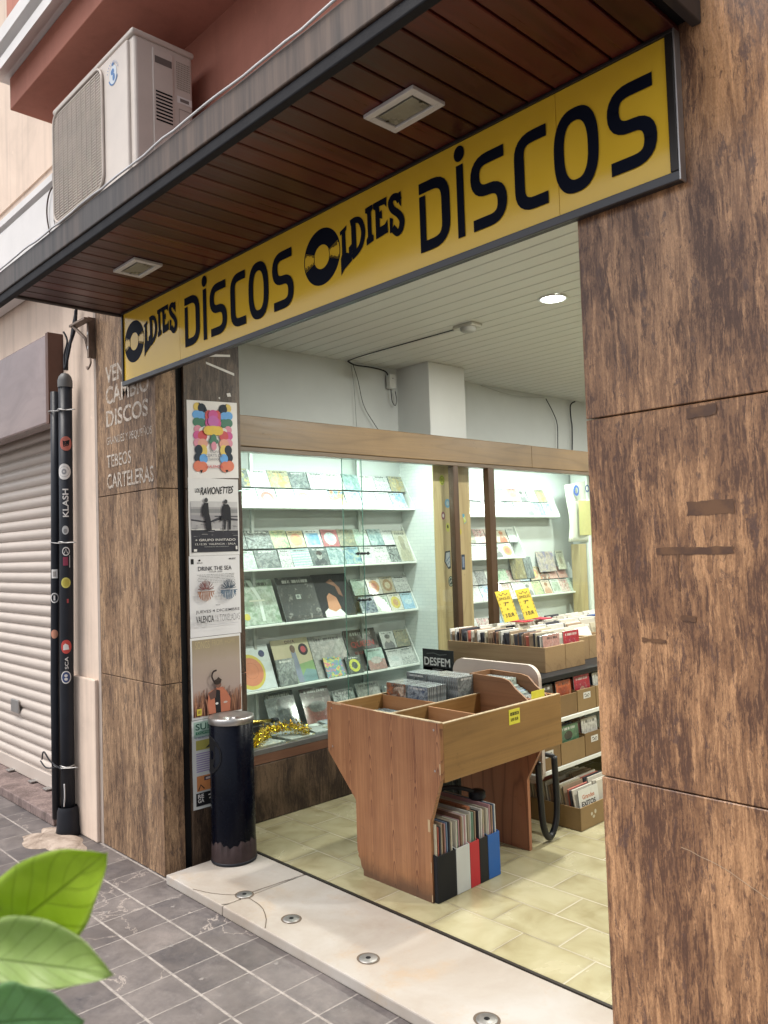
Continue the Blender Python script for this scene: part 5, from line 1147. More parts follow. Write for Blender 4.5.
cb_ = thing('ceiling_cable', 'black cable from the ceiling detector down to a wall box', 'cable', (-3.4, 3.4, 2.4))
MB().tube(resample([(-2.86, 3.31, 2.543), (-3.2, 3.30, 2.542), (-3.60, 3.29, 2.541), (-3.755, 3.30, 2.538)], n=6), .0035, 6).build('cable_run', M['black_rubber'], cb_)
MB().tube(resample([(-3.755, 3.30, 2.538), (-3.758, 3.36, 2.522), (-3.758, 3.50, 2.525), (-3.755, 3.62, 2.515), (-3.755, 3.655, 2.48)], n=6), .0050, 6).build('cable_run', M['black_rubber'], cb_)
jb = thing('junction_box', 'white junction box with hanging wire on the upper left wall', 'junction box', (-3.75, 3.67, 2.36))
MB().bbox(-3.772, -3.735, 3.645, 3.70, 2.405, 2.50, .005).build('box', pmat('white_plastic', (.58, .59, .57), .5), jb); MB().disc((-3.7345, 3.672, 2.47), (1, 0, 0), .004, 8).build('screw', M['black_metal'], jb)
MB().tube(resample([(-3.75, 3.665, 2.40), (-3.75, 3.668, 2.36), (-3.75, 3.675, 2.32), (-3.75, 3.70, 2.295), (-3.75, 3.715, 2.33), (-3.75, 3.705, 2.39)], n=5), .0025, 5).build('wire', M['black_rubber'], jb)
def wire(label, pts, r=.0022, mat=None): tag(MB().tube(resample(pts, n=6), r, 5).build('wire', mat or M['black_rubber']), label, 'wire')
wire('thin dark wire hanging down the upper left wall in a curve', [(-3.765, 3.35, 2.53), (-3.765, 3.39, 2.43), (-3.765, 3.43, 2.28), (-3.762, 3.50, 2.18), (-3.755, 3.58, 2.09), (-3.75, 3.62, 2.05)])
wire('straight grey wire hanging down the upper left wall', [(-3.768, 3.34, 2.52), (-3.768, 3.36, 2.35), (-3.768, 3.37, 2.05)], .0015, pmat('grey_wire', (.16, .17, .17), .6))
wire('thin wire on the wall right of the white column', [(-3.75, 5.41, 2.52), (-3.75, 5.50, 2.42), (-3.75, 5.555, 2.32), (-3.75, 5.55, 2.15), (-3.75, 5.545, 2.04)], .0035)
wire('thick dark cable at the wall edge beside the right pillar', [(-3.75, 5.83, 2.54), (-3.75, 5.76, 2.50), (-3.75, 5.76, 2.38), (-3.75, 5.77, 2.31), (-3.75, 5.75, 2.05)], .006)
wire('loose grey cable along the top of the wall behind the column', [(-3.755, 4.6, 2.535), (-3.74, 4.9, 2.50), (-3.74, 5.15, 2.505), (-3.755, 5.4, 2.53)], .003, pmat('pale_cable', (.34, .35, .33), .6))

# ------------------------------------------------------------------ the record console
red_oak = woodmat('reddish_oak_veneer', (.10, .030, .014), (.27, .100, .048), (.33, .135, .070), 'Z', .42, 11, 6.0, .62)
def m_endpanel():
    t = NT('reddish_oak_cathedral', .42); c = t.coord('Object'); s = t.sep(c)
    w1 = t.noise(c, 2.0, 3, .5)
    col = t.math('ADD', s[0], t.math('MULTIPLY', t.math('SUBTRACT', w1, .5), .03))
    fr = t.math('FRACT', t.math('DIVIDE', t.math('ADD', col, 4.0), .125))
    u = t.math('SUBTRACT', fr, .5)                            # across one plain-sawn band
    para = t.math('MULTIPLY', t.math('MULTIPLY', u, u), 26)
    h = t.math('ADD', t.math('MULTIPLY', s[2], 2.2), t.math('MULTIPLY', t.noise(t.coord('Object', scale=(3, 3, 1.2)), 1.6, 4, .55), 3.0))
    g = t.math('FRACT', t.math('MULTIPLY', t.math('ADD', h, para), 4.2))
    ring = t.ramp(g, [(.0, 0.0), (.55, .06), (.82, .55), (.92, 1.0), (1, 0.0)])
    fade = t.ramp(t.math('ABSOLUTE', u), [(.16, 1.0), (.34, .35), (.48, .15)])
    sel = t.ramp(t.noise(t.coord('Object', scale=(5.5, 5.5, .8)), 1, 2), [(.36, .35), (.52, 1.0)])
    fine = t.noise(t.coord('Object', scale=(160, 160, 5)), 1, 4, .6)
    blot = t.noise(c, 4, 4, .6)
    base = t.ramp(t.math('MULTIPLY_ADD', fine, .6, t.math('MULTIPLY', blot, .4)), [(.36, (.215, .088, .036)), (.64, (.325, .155, .070))])
    base = t.mix(t.math('MULTIPLY', t.math('MULTIPLY', ring, fade), t.math('MULTIPLY', sel, 1.0)), base, (.085, .022, .012))
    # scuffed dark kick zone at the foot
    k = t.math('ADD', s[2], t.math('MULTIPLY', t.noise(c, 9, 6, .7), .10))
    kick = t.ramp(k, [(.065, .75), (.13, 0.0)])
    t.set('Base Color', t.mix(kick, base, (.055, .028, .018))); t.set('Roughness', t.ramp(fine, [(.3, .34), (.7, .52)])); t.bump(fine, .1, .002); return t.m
y_oak = woodmat('yellow_oak_veneer', (.09, .040, .012), (.205, .105, .032), (.28, .155, .052), 'Y', .40, 6, 6.0, .30)
i_oak = woodmat('orange_oak_inner', (.14, .05, .02), (.30, .135, .05), (.37, .18, .075), 'X', .45, 5, 6.0, .3)
edge_w = pmat('pale_worn_wood_edge', (.42, .33, .21), .6, var=.25, scale=30)
mend = m_endpanel()
cs = thing('record_console', 'waist high reddish oak record console on two cut-out legs', 'console', (-2.37, 2.58, .04))
XL, XR, YF = -2.695, -2.045, 2.19
def tpanel(y, th, xl, xr, lxl, lxr, ztl, zw, zs, ztr, mat, name, chip=False):
    out = [(lxr, .0405), (lxr, zs), (xr, zw), (xr, ztr), (xl, ztl), (xl, zw), (lxl, zs), (lxl, .0405)]
    if chip: out = [(lxr, .0405), (lxr, zs), (xr, zw), (xr, ztr), (xl, ztl), (xl, zw), (lxl, zs), (lxl, .135), (lxl+.008, .120), (lxl+.004, .112), (lxl+.016, .100), (lxl+.022, .075), (lxl+.034, .062), (lxl+.034, .0405)]
    mb = MB().prism([(x, y, z) for x, z in out], (0, th, 0)); return mb.build(name, mat, cs)
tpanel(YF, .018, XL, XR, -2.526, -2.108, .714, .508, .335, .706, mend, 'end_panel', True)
MB().bbox(XL, XR, YF+.001, YF+.017, .7065, .7105, .001).build('edge_strip', edge_w, cs)
tpanel(2.84, .018, XL+.03, XR-.02, -2.526, -2.148, .69, .49, .345, .69, red_oak, 'far_panel')
MB().bbox(XR-.018, XR, YF+.0185, 2.965, .487, .702, .0015).build('side_board', y_oak, cs)
MB().bbox(XL, XL+.016, YF+.0185, 2.965, .487, .702, .0015).build('side_board', y_oak, cs)
MB().bbox(XL+.0165, XR-.0185, 2.948, 2.964, .487, .700, .0015).build('back_board', i_oak, cs)
MB().box(XL+.0165, XR-.0185, YF+.0185, 2.947, .500, .512).build('bottom_board', i_oak, cs)
MB().bbox(-2.338, -2.326, YF+.0185, 2.947, .513, .704, .0015).build('divider', y_oak, cs)
MB().bbox(-2.3255, XR-.0185, 2.425, 2.435, .513, .700, .0015).build('cross_divider', i_oak, cs)
MB().bbox(XL+.0165, -2.3385, 2.500, 2.510, .513, .700, .0015).build('cross_divider', i_oak, cs)
MB().box(-2.337, -2.327, YF+.019, 2.945, .7045, .7062).box(XR-.017, XR-.001, YF+.019, 2.964, .7023, .7040).box(XL+.001, XL+.015, YF+.019, 2.964, .7023, .7040).build('edge_strip', edge_w, cs)
MB().bbox(-2.50, -2.13, 2.42, 2.44, .0405, .33, .002).build('stretcher', red_oak, cs)
for x_, z_ in ((XL+.03, .69), (XL+.03, .53), (XR-.03, .68), (XR-.03, .53)): MB().disc((x_, YF-.0006, z_), (0, -1, 0), .0045, 12).build('screw', M['steel'], cs)
A = Art((0, YF-.0002, 0), (1, 0, 0), (0, 0, 1), base=.0004); chip = pmat('chipped_chipboard', (.40, .29, .17), .8)
for r_ in ((-2.112, .045, -2.108, .07), (-2.112, .15, -2.109, .19), (-2.052, .52, -2.046, .56), (-2.694, .60, -2.690, .63), (-2.12, .30, -2.108, .345), (-2.66, .709, -2.60, .7135), (-2.25, .705, -2.21, .708)): A.poly(ragged(*r_, amp=.0015), chip)
for _ in range(9):
    x_ = random.uniform(-2.60, -2.15); z_ = random.uniform(.15, .62); A.line([(x_, z_), (x_+random.uniform(-.03, .03), z_+random.uniform(-.012, .012))], .0009, (.14, .06, .035))
A.build('scuff_marks', cs)
# disc cases standing in the console trays
random.seed(21)
KEYS = [k for k in CV if not k.startswith('lp_')]
dkeys = ['black_pattern', 'dark_grey', 'stripe', 'face_dark', 'dark_blue_white', 'teal', 'white_print', 'purple_group', 'lp_dark']
GC = 'CD cases standing in the console trays'
def cdrow(xc, y0, y1, z, lab, w_=.125, h_=.113, lean=rad(14), pitch_y=.0125, keys=dkeys):
    y = y0
    while y < y1:
        put_sleeve('cd_case', 'CD case', lab, lab, random.choice(keys), w_, h_, .0095, (xc+random.uniform(-.003, .003), y, z+random.uniform(0, .003)), rad(random.uniform(-1.5, 1.5)), lean+rad(random.uniform(-2, 2))); y += pitch_y
cdrow(-2.605, 2.225, 2.465, .532, 'compact disc case standing in the near left console tray')
cdrow(-2.465, 2.225, 2.465, .532, 'compact disc case standing in the near left console tray')
cdrow(-2.250, 2.225, 2.40, .532, 'compact disc case standing in the near right console tray')
cdrow(-2.125, 2.225, 2.40, .532, 'compact disc case standing in the near right console tray')
# raised blocks of cases in the far left tray
def block(xc, y0, n, z, lab, front, dark=True):
    for i in range(n):
        put_sleeve('cd_case', 'CD case', lab if i else 'disc case at the front of its block, %s, far left tray' % CV[front][3], lab, front if i == 0 else random.choice(dkeys), .125, .113, .0105, (xc+random.uniform(-.002, .002), y0+i*.0115, z), rad(random.uniform(-1, 1)), 0)
tag(MB().bbox(-2.675, -2.342, 2.515, 2.64, .513, .640, .003).build('tray_riser', pmat('black_box_riser', (.02, .02, .022), .7)), 'low black box raising the disc cases in the far left tray', 'box')
tag(MB().bbox(-2.675, -2.342, 2.642, 2.80, .513, .668, .003).build('tray_riser', pmat('black_box_riser_tall', (.02, .02, .022), .7)), 'higher black box behind the first one in the far left tray', 'box')
block(-2.610, 2.520, 10, .6415, 'disc case in the front left raised block', 'orange_black')
block(-2.475, 2.520, 10, .6415, 'disc case in the front right raised block', 'dark_blue_white')
block(-2.610, 2.650, 9, .6695, 'disc case in the rear left raised block', 'lp_dark')
GS = 'disc cases standing sideways on the high black box'
for i in range(15):
    put_sleeve('cd_case', 'CD case', 'disc case turned sideways beside the raised blocks', GS, random.choice(['white', 'dark_grey', 'mint', 'grey_face', 'black_pattern']), .125, .113, .0105, (-2.535+i*.0122, 2.72, .6695), RZ+rad(random.uniform(-1, 1)), 0)
# wooden crate of discs in the far right tray
ccw = woodmat('brown_crate_wood', (.07, .03, .012), (.19, .085, .035), (.25, .125, .055), 'X', .55, 6, 7.0, .4)
cc = thing('disc_crate', 'brown wooden crate of discs in the far right console tray', 'crate', (-2.215, 2.84, .60))
prof_ = [(-2.383, .612), (-2.068, .612), (-2.068, .700), (-2.085, .712), (-2.13, .742), (-2.165, .774), (-2.20, .782), (-2.383, .788)]
for y in (2.762, 2.898): MB().prism([(a, y, b) for a, b in prof_], (0, .010, 0)).build('side', ccw, cc)
MB().box(-2.383, -2.373, 2.7725, 2.8975, .612, .788).build('end', ccw, cc); MB().box(-2.078, -2.068, 2.7725, 2.8975, .612, .700).build('end', ccw, cc); MB().box(-2.3725, -2.0785, 2.7725, 2.8975, .613, .622).build('base', ccw, cc)
for i in range(24):
    x = -2.365+i*.0118; z = .6225+(.028 if x < -2.20 else .028-.06*(x+2.20)/.12)
    put_sleeve('cd_case', 'CD case', 'disc case packed inside the brown wooden crate', 'disc cases in the wooden crate', random.choice(['white', 'cream', 'white_green', 'dark_grey', 'stripe', 'olive', 'sky', 'white_drawing', 'mint']), .118, .118, .0095, (x, 2.835, z), RZ+rad(random.uniform(-2, 2)), rad(8 if x < -2.2 else 26))
ytag = paint((.62, .58, .05)); ytag2 = pmat('yellow_card', (.56, .42, .035), .6, var=.05)
o = thing('price_tag', 'small yellow price card taped to the side board of the console', 'price tag', (XR+.001, 2.635, .625))
MB().bbox(XR+.0006, XR+.0016, 2.600, 2.672, .630, .690, .0004, seg=1).build('card', ytag, o)
A = Art((XR+.0017, 2.600, .630), (0, 1, 0), (0, 0, 1)); A.rect(.008, .036, .064, .048, bk); A.text('10 EUR', .012, .038, .048, .008, (.5, .47, .05), .01); A.text('5,95 EUR', .010, .012, .050, .014, bk, .02); A.build('writing', o)
o = thing('price_tag', 'yellow price card on the end of the brown disc crate', 'price tag', (-2.06, 2.83, .64))
MB().bbox(-2.0670, -2.0655, 2.785, 2.878, .660, .735, .0004, seg=1).build('card', ytag, o)
A = Art((-2.0653, 2.785, .660), (0, 1, 0), (0, 0, 1)); A.rect(.015, .026, .078, .040, bk); A.text('CD 3 EUR', .018, .010, .055, .012, bk, .01); A.build('writing', o)

# ------------------------------------------------------------------ coloured record files under the console
FX0, FX1 = -2.400, -2.088
files = [('black', (.010, .011, .014), 2.198, 2.303), ('white', (.50, .52, .52), 2.304, 2.383), ('red', (.42, .02, .03), 2.384, 2.440), ('black', (.018, .018, .020), 2.441, 2.492), ('blue', (.015, .10, .36), 2.493, 2.566)]
flab = ['wide black record file at the near end of the row under the console', 'white record file between the black and the red file', 'bright red record file in the middle of the row under the console', 'narrow black record file between the red and the blue file', 'blue record file at the far end of the row under the console']
LPC = {'a': (.48, .45, .38), 'b': (.30, .22, .15), 'c': (.05, .05, .06), 'd': (.36, .10, .07), 'e': (.12, .18, .26), 'f': (.40, .36, .26), 'g': (.55, .54, .50), 'h': (.20, .11, .07), 'i': (.14, .24, .18), 'j': (.42, .24, .26)}
_lm = {}
def lp_mesh(k, w_, h_, t_):
    if (k, w_, h_, t_) in _lm: return _lm[(k, w_, h_, t_)]
    me = bpy.data.meshes.new('lp_sleeve'); mb = MB().bbox(-w_/2, w_/2, 0, t_, 0, h_, t_*.3, seg=1); me.from_pydata(mb.v, [], mb.f)
    me.materials.append(paint(LPC[k], .5)); me.update(); _lm[(k, w_, h_, t_)] = me; return me
def lp(k, w_, h_, t_, loc, rz, lean, label, group, name='record'):
    o = bpy.data.objects.new(name, lp_mesh(k, w_, h_, t_)); COL.objects.link(o)
    o.matrix_world = Matrix.Translation(loc) @ Matrix.Rotation(rz, 4, 'Z') @ Matrix.Rotation(-lean, 4, 'X'); return tag(o, label, 'record', group)
for (nm, c, a, b), lb in zip(files, flab):
    m_ = pmat(nm+'_card', c, .55, var=.06); f_ = thing('record_file', lb, 'file box', ((FX0+FX1)/2, (a+b)/2, .0405), 'coloured record files under the console')
    zt = .212; s_ = .003
    MB().bbox(FX1-s_, FX1, a+.0005, b-.0005, .041, zt, .0008, seg=1).build('spine', m_, f_)
    for y in (a+.0005, b-.0005-s_): MB().prism([(FX1-s_-.0003, y, .041), (FX1-s_-.0003, y, zt), (FX0, y, zt+.07), (FX0, y, .041)], (0, s_, 0)).build('side', m_, f_)
    MB().box(FX0+.001, FX1-s_-.0005, a+.004, b-.004, .0412, .044).build('base', m_, f_)
    y = a+.006
    while y < b-.010:
        t_ = random.choice([.004, .005, .0065]); hh_ = random.choice([.272, .275, .280, .268]); 
        lp(random.choice('ggacbffdehji'), .272, hh_, t_, (FX1-.006-.136-random.uniform(0, .004), y, .045), rad(random.uniform(-.6, .6)), rad(random.uniform(-.8, 1.6)), 'record sleeve packed upright in the %s' % lb.split(' at ')[0].split(' between ')[0].split(' in the ')[0], 'records in the '+lb.split(' at ')[0].split(' between ')[0].split(' in the ')[0])
        y += t_+.0035
bg_ = thing('headphones', 'black headband headphones lying on top of the filed records', 'headphones', (-2.22, 2.42, .33))
MB().tube(resample([(-2.28, 2.34, .345), (-2.27, 2.38, .375), (-2.23, 2.44, .385), (-2.19, 2.50, .370), (-2.18, 2.54, .345)], n=6), [.009]*25, 8).build('headband', M['black_rubber'], bg_)
for y, x in ((2.335, -2.28), (2.545, -2.18)): MB().lathe([(0, .325), (.030, .325), (.036, .335), (.034, .355), (.022, .362), (0, .362)], x, y, 20).build('ear_cup', M['black_rubber'], bg_)

# ------------------------------------------------------------------ folding table and card behind the console
ft = thing('folding_table', 'upright folded table with rounded pale top and black tube legs', 'table', (-2.43, 2.97, .04))
n = 8; pts = []
def rr2(xa, xb, za, zb, r):
    out = []
    for cx_, cz_, a0 in ((xb-r, zb-r, 0), (xa+r, zb-r, 90), (xa+r, za+r, 180), (xb-r, za+r, 270)):
        for k in range(n+1): a = rad(a0+90*k/n); out.append((cx_+r*math.cos(a), cz_+r*math.sin(a)))
    return out
mb = MB().prism([(x, 3.008-(z-.27)*.01, z) for x, z in rr2(-2.700, -2.185, .27, .806, .065)], (0, .022, 0)); mb.build('top', pmat('pale_pink_laminate', (.52, .45, .40), .5, var=.05), ft)
P_ = [(-2.150, 2.925, .40), (-2.150, 2.935, .24), (-2.148, 2.945, .12), (-2.148, 2.975, .065), (-2.148, 3.010, .070), (-2.148, 3.045, .13), (-2.150, 3.055, .24), (-2.152, 3.050, .40)]
MB().tube(resample(P_, n=6), .0145, 12).build('leg', M['black_metal'], ft)
P_ = [(x-.50, y, z) for x, y, z in P_]; MB().tube(resample(P_, n=6), .0145, 12).build('leg', M['black_metal'], ft)
MB().tube([(-2.152, 3.05, .40), (-2.652, 3.05, .40)], .010, 10).build('crossbar', M['black_metal'], ft)
dc = thing('record_sleeve', 'black DESFEM record sleeve standing behind the pale folded table', 'record sleeve', (-2.80, 3.06, .715))
MB().bbox(-2.950, -2.735, 3.050, 3.054, .690, .829, .001, seg=1).build('sleeve', pmat('black_print', (.02, .022, .024), .5), dc)
A = Art((-2.950, 3.050, .690), (1, 0, 0), (0, 0, 1)); A.text('DESFEM', .012, .055, .180, .042, (.55, .56, .55), .02); A.text('EN DIRECTO', .07, .030, .07, .010, (.4, .4, .4)); A.line([(.03, .115), (.08, .12), (.12, .112), (.17, .118)], .003, (.12, .13, .13)); A.build('lettering', dc)

# ------------------------------------------------------------------ white shelf unit with cardboard boxes
su = thing('shelf_unit', 'low shelf unit with white boards and black top behind the console', 'shelf unit', (-2.6, 4.1, .04))
UX0, UX1, UY0, UY1 = -2.95, -2.20, 3.10, 5.0
for z in (.300, .520): MB().bbox(UX0, UX1-.002, UY0-.12, UY1, z, z+.019, .002).build('board', M['white_board'], su)
MB().bbox(UX0, UX1-.01, UY0-.05, UY1, .715, .7385, .002).build('top_board', pmat('black_shelf_top', (.014, .014, .016), .5), su)
MB().box(UX0, UX0+.018, UY0-.05, UY1, .0405, .714).build('back', pmat('dark_back_panel', (.03, .028, .026), .7), su)
for ya in (UY1-.02, UY0-.05): MB().bbox(UX0+.02, UX1-.30, ya, ya+.018, .0405, .2995, .002).build('upright', M['black_metal'], su)
card = pmat('brown_cardboard', (.25, .165, .075), .8, var=.12, scale=8, bump=.1)
card2 = pmat('darker_cardboard', (.20, .125, .055), .8, var=.12, scale=8, bump=.1)
LK = list(LPC)
CV['sl_orange'] = ((.50, .12, .04), [(.45, .10, .04), (.30, .06, .03)], 'frame', 'orange')
CV['sl_red'] = ((.42, .02, .04), [(.36, .02, .05), (.48, .30, .22)], 'circle', 'crimson')
CV['sl_green'] = ((.10, .24, .12), [(.06, .12, .08), (.40, .40, .16), (.10, .22, .14)], 'portrait', 'green')
CV['sl_white'] = ((.60, .60, .56), [(.40, .40, .36)], 'text', 'white')
CV['sl_dark'] = ((.08, .06, .05), [(.06, .05, .05), (.16, .12, .08)], 'blobs', 'dark')
def rbox(y0, y1, z, zt, depth, m_, label, front, frontlab, ht, lab=None, x1=UX1-.006, n=12, stripy=None):
    """open cardboard box whose front faces the shop (+X), records stacked towards the back"""
    b = thing('cardboard_box', label, 'box', (x1-depth/2, (y0+y1)/2, z), 'cardboard record boxes on the white shelf unit'); s_ = .004
    MB().bbox(x1-s_, x1, y0, y1, z, zt, .001, seg=1).build('front', m_, b)
    [MB().box(x1-depth, x1-s_-.0004, yy, yy+s_, z, zt).build('side', m_, b) for yy in (y0, y1-s_)]
    MB().box(x1-depth-s_, x1-depth-.0004, y0, y1, z, zt).build('back', m_, b); MB().box(x1-depth, x1-s_-.001, y0+s_+.0005, y1-s_-.0005, z, z+.003).build('base', m_, b)
    if lab:
        A = Art((x1, (y0+y1)/2-.03, z+(zt-z)*.55), (0, 1, 0), (0, 0, 1)); A.rect(0, 0, .062, .030, (.60, .60, .58))
        A.line([(.008, .018), (.02, .022), (.03, .012), (.044, .020), (.054, .014)], .0035, bk); A.line([(.012, .008), (.03, .010), (.05, .007)], .003, bk); A.build('paper_label', b)
    wdt = y1-y0-.016
    put_sleeve('record_sleeve', 'record sleeve', frontlab, None, front, wdt*.96, ht, .004, (x1-.014, (y0+y1)/2, z+.004), RZ, rad(5))
    glab = 'record packed in the %s' % label
    for i in range(n): lp(random.choice(LK), wdt*.96, ht-random.uniform(.004, .02), .005, (x1-.026-i*(depth-.04)/n, (y0+y1)/2, z+.004), RZ+rad(random.uniform(-1, 1)), rad(5+random.uniform(-2, 3)), glab[:90], glab[:90])
ZA, ZB = .5395, .3195
rbox(3.015, 3.185, ZA, .635, .28, card2, 'cardboard box at the left end of the upper shelf', 'sl_dark', 'dark sleeve at the left end of the upper shelf', .155)
rbox(3.190, 3.335, ZA, .640, .28, card2, 'cardboard box holding the orange sleeve on the upper shelf', 'sl_orange', 'orange record sleeve in a cardboard box on the upper shelf', .160)
rbox(3.340, 3.500, ZA, .645, .28, card, 'cardboard box with white label holding the crimson sleeve', 'sl_red', 'crimson record sleeve in a labelled box on the upper shelf', .165, True)
rbox(3.505, 3.670, ZA, .645, .28, card, 'cardboard box at the right end of the upper shelf', 'sl_white', 'white sleeve at the right end of the upper shelf', .160)
rbox(3.000, 3.182, ZB, .425, .28, card2, 'cardboard box with white label at the left of the lower shelf', 'sl_dark', 'dark sleeve at the left end of the lower shelf', .15, True)
rbox(3.187, 3.385, ZB, .420, .28, card, 'plain cardboard box holding the green sleeve on the lower shelf', 'sl_green', 'green portrait record sleeve in a box on the lower shelf', .165)
rbox(3.390, 3.550, ZB, .430, .28, card2, 'cardboard box with white label holding the white sleeve', 'sl_white', 'white record sleeve with faint writing in a lower shelf box', .170, True)
# big box on the floor
bb = thing('cardboard_box', 'wide cardboard box of records on the tiled floor under the shelves', 'box', (-2.35, 3.36, .041))
MB().bbox(-2.114, -2.110, 3.180, 3.560, .0412, .145, .001, seg=1).build('front', card, bb); [MB().box(-2.60, -2.1145, yy, yy+.004, .0412, .142).build('side', card, bb) for yy in (3.180, 3.556)]
MB().box(-2.604, -2.6005, 3.18, 3.56, .0412, .142).build('back', card, bb); MB().box(-2.600, -2.115, 3.185, 3.555, .0414, .045).build('base', card, bb)
A = Art((-2.110, 3.24, .07), (0, 1, 0), (0, 0, 1)); A.ell(.03, .03, .008, .008, (.50, .46, .36)); A.ell(.06, .035, .008, .010, (.50, .46, .36)); A.ell(.045, .015, .010, .007, (.46, .42, .32)); A.build('paper_scrap', bb)
for j, (yc, dep) in enumerate(((3.275, 26), (3.465, 20))):
    for i in range(dep):
        k = random.choice('gabbcdfgaah'); lp(k, .165, random.uniform(.165, .185), .007, (-2.128-i*.0168, yc, .046), RZ+rad(random.uniform(-1, 1)), rad(9+random.uniform(-3, 3)), 'record in the %s row of the box on the floor' % ('near' if j == 0 else 'far'), 'records in the %s row of the floor box' % ('near' if j == 0 else 'far'))
o = put_sleeve('record_sleeve', 'record sleeve', 'white sleeve with red and black lettering fronting the floor box', None, 'white', .165, .165, .004, (-2.120, 3.285, .050), RZ, rad(6))
sleeve_art(o, .165, .165, lambda A, a, b: (A.rect(0, 0, a, b, (.60, .60, .56)), A.text('Grandes', .03, .118, .10, .020, (.42, .12, .05), .02), A.text('EXITOS', .02, .085, .115, .024, (.06, .05, .05), .03)))

# ------------------------------------------------------------------ wooden crates of singles on top of the unit
cw = woodmat('light_crate_wood', (.13, .075, .030), (.27, .17, .085), (.36, .245, .13), 'X', .5, 5, 6.0, .35)
CX0, CX1 = -2.905, -2.285
def crate(y0, y1, label, x0=CX0, x1=CX1):
    b = thing('record_crate', label, 'crate', ((x0+x1)/2, (y0+y1)/2, .739), 'wooden crates of singles on the shelf unit')
    zt = .858; s_ = .010
    [MB().bbox(x0, x1, yy, yy+s_, .739, zt, .0015).build('side', cw, b) for yy in (y0, y1-s_)]
    MB().bbox(x1-s_, x1+.0008, y0+.0005, y1-.0005, .7395, zt+.0005, .0015).build('end', cw, b); MB().bbox(x0, x0+s_, y0+s_+.0005, y1-s_-.0005, .7395, zt-.001, .0015).build('end', cw, b)
    MB().box(x0+s_, x1-s_, y0+s_, y1-s_, .7395, .745).build('base', cw, b); return b
crl = ['wooden crate of singles nearest the doorway on the shelf unit', 'wooden crate of singles second from the doorway', 'wooden crate of singles under the yellow signs', 'wooden crate of singles just behind the yellow signs', 'wooden crate of singles fifth from the doorway', 'wooden crate of singles sixth from the doorway', 'wooden crate of singles seventh from the doorway', 'wooden crate of singles farthest from the doorway']
for j, lb in enumerate(crl):
    y0 = 3.200+j*.172+(.012 if j > 1 else 0); crate(y0, y0+.169, lb, CX0, CX1 if j < 2 else CX1-.09)
    x1 = (CX1 if j < 2 else CX1-.09)-.016; x = x1; nn = 0
    pt = (.0132, .020, .024, .024, .028, .028, .03, .03)[j]
    grp = 'singles in the '+lb
    while x > CX0+.03:
        k = random.choice('gaagffgabc' if j else 'gcbhcdacfh'); h_ = random.uniform(.158, .176)
        lp(k, .146, h_, .0075 if j == 0 else .010, (x-.008, y0+.0845, .7455+random.uniform(.0, .006)), RZ+rad(random.uniform(-1.5, 1.5)), rad(random.uniform(0, 6) if j == 0 else random.uniform(6, 30)), 'vinyl single in the '+lb, grp); x -= pt; nn += 1
put_sleeve('record_sleeve', 'record sleeve', 'white and red single sleeve facing out of the nearest crate', None, 'salmon', .142, .170, .004, (CX1-.013, 3.285, .7455), RZ, rad(3))
put_sleeve('record_sleeve', 'record sleeve', 'bright red single sleeve at the right end of the second crate', None, 'sl_red', .142, .172, .004, (CX1-.013, 3.456, .7455), RZ, rad(3))
for y, lab, xx in ((3.478, 'left yellow SINGLES sign standing among the records', -2.735), (3.640, 'right yellow SINGLES sign standing among the records', -2.722)):
    s_ = thing('price_sign', lab, 'sign', (xx, y, .935), 'yellow SINGLES signs')
    Vv = Vector((-.055, -.010, .165)); Uu = Vector((.02, .10, .008)); O_ = Vector((xx, y, .935)); N_ = Uu.cross(Vv).normalized()
    mb = MB().prism([O_, O_+Uu, O_+Uu+Vv, O_+Vv], -N_*.002); mb.build('card', ytag2, s_)
    A = Art(O_, Uu, Vv, base=.0004); kk = (.04, .035, .03); wl_ = Uu.length; hl_ = Vv.length
    A.line([(.2*wl_, .90*hl_), (.35*wl_, .84*hl_), (.5*wl_, .92*hl_), (.65*wl_, .84*hl_), (.8*wl_, .90*hl_)], .004, kk)
    A.text('SINGLES', .12*wl_, .70*hl_, .76*wl_, .09*hl_, kk, .01); A.text('7"', .32*wl_, .50*hl_, .36*wl_, .12*hl_, kk, .02); A.text('A', .40*wl_, .36*hl_, .16*wl_, .07*hl_, kk); A.text('3 EUR', .2*wl_, .14*hl_, .6*wl_, .12*hl_, kk, .02)
    for k in range(6): A.line([(.06*wl_, (.2+.12*k)*hl_), (.06*wl_, (.25+.12*k)*hl_)], .003, kk); A.line([(.94*wl_, (.2+.12*k)*hl_), (.94*wl_, (.25+.12*k)*hl_)], .003, kk)
    A.build('lettering', s_)
for i, (x, y, c, l) in enumerate(((-2.80, 3.60, (.45, .02, .04), 'red'), (-2.80, 3.78, (.40, .02, .05), 'darker red'), (-2.62, 4.1, (.02, .06, .22), 'blue'))):
    tag(MB().bbox(x, x+.10, y, y+.09, .925, .931, .001).build('single', paint(c)), '%s single lying on top of the record rows' % l, 'record')
wb = tag(MB().bbox(-2.62, -2.50, 4.62, 4.80, .93, 1.02, .003).build('white_box', M['white_board']), 'small white box standing on the far record crates', 'box')
# back furniture glimpsed far inside
tag(MB().bbox(-2.9, -.6, 6.6, 7.1, .0405, .95, .004).build('back_counter', wclad), 'plain pale wooden counter far at the back of the shop', 'counter')

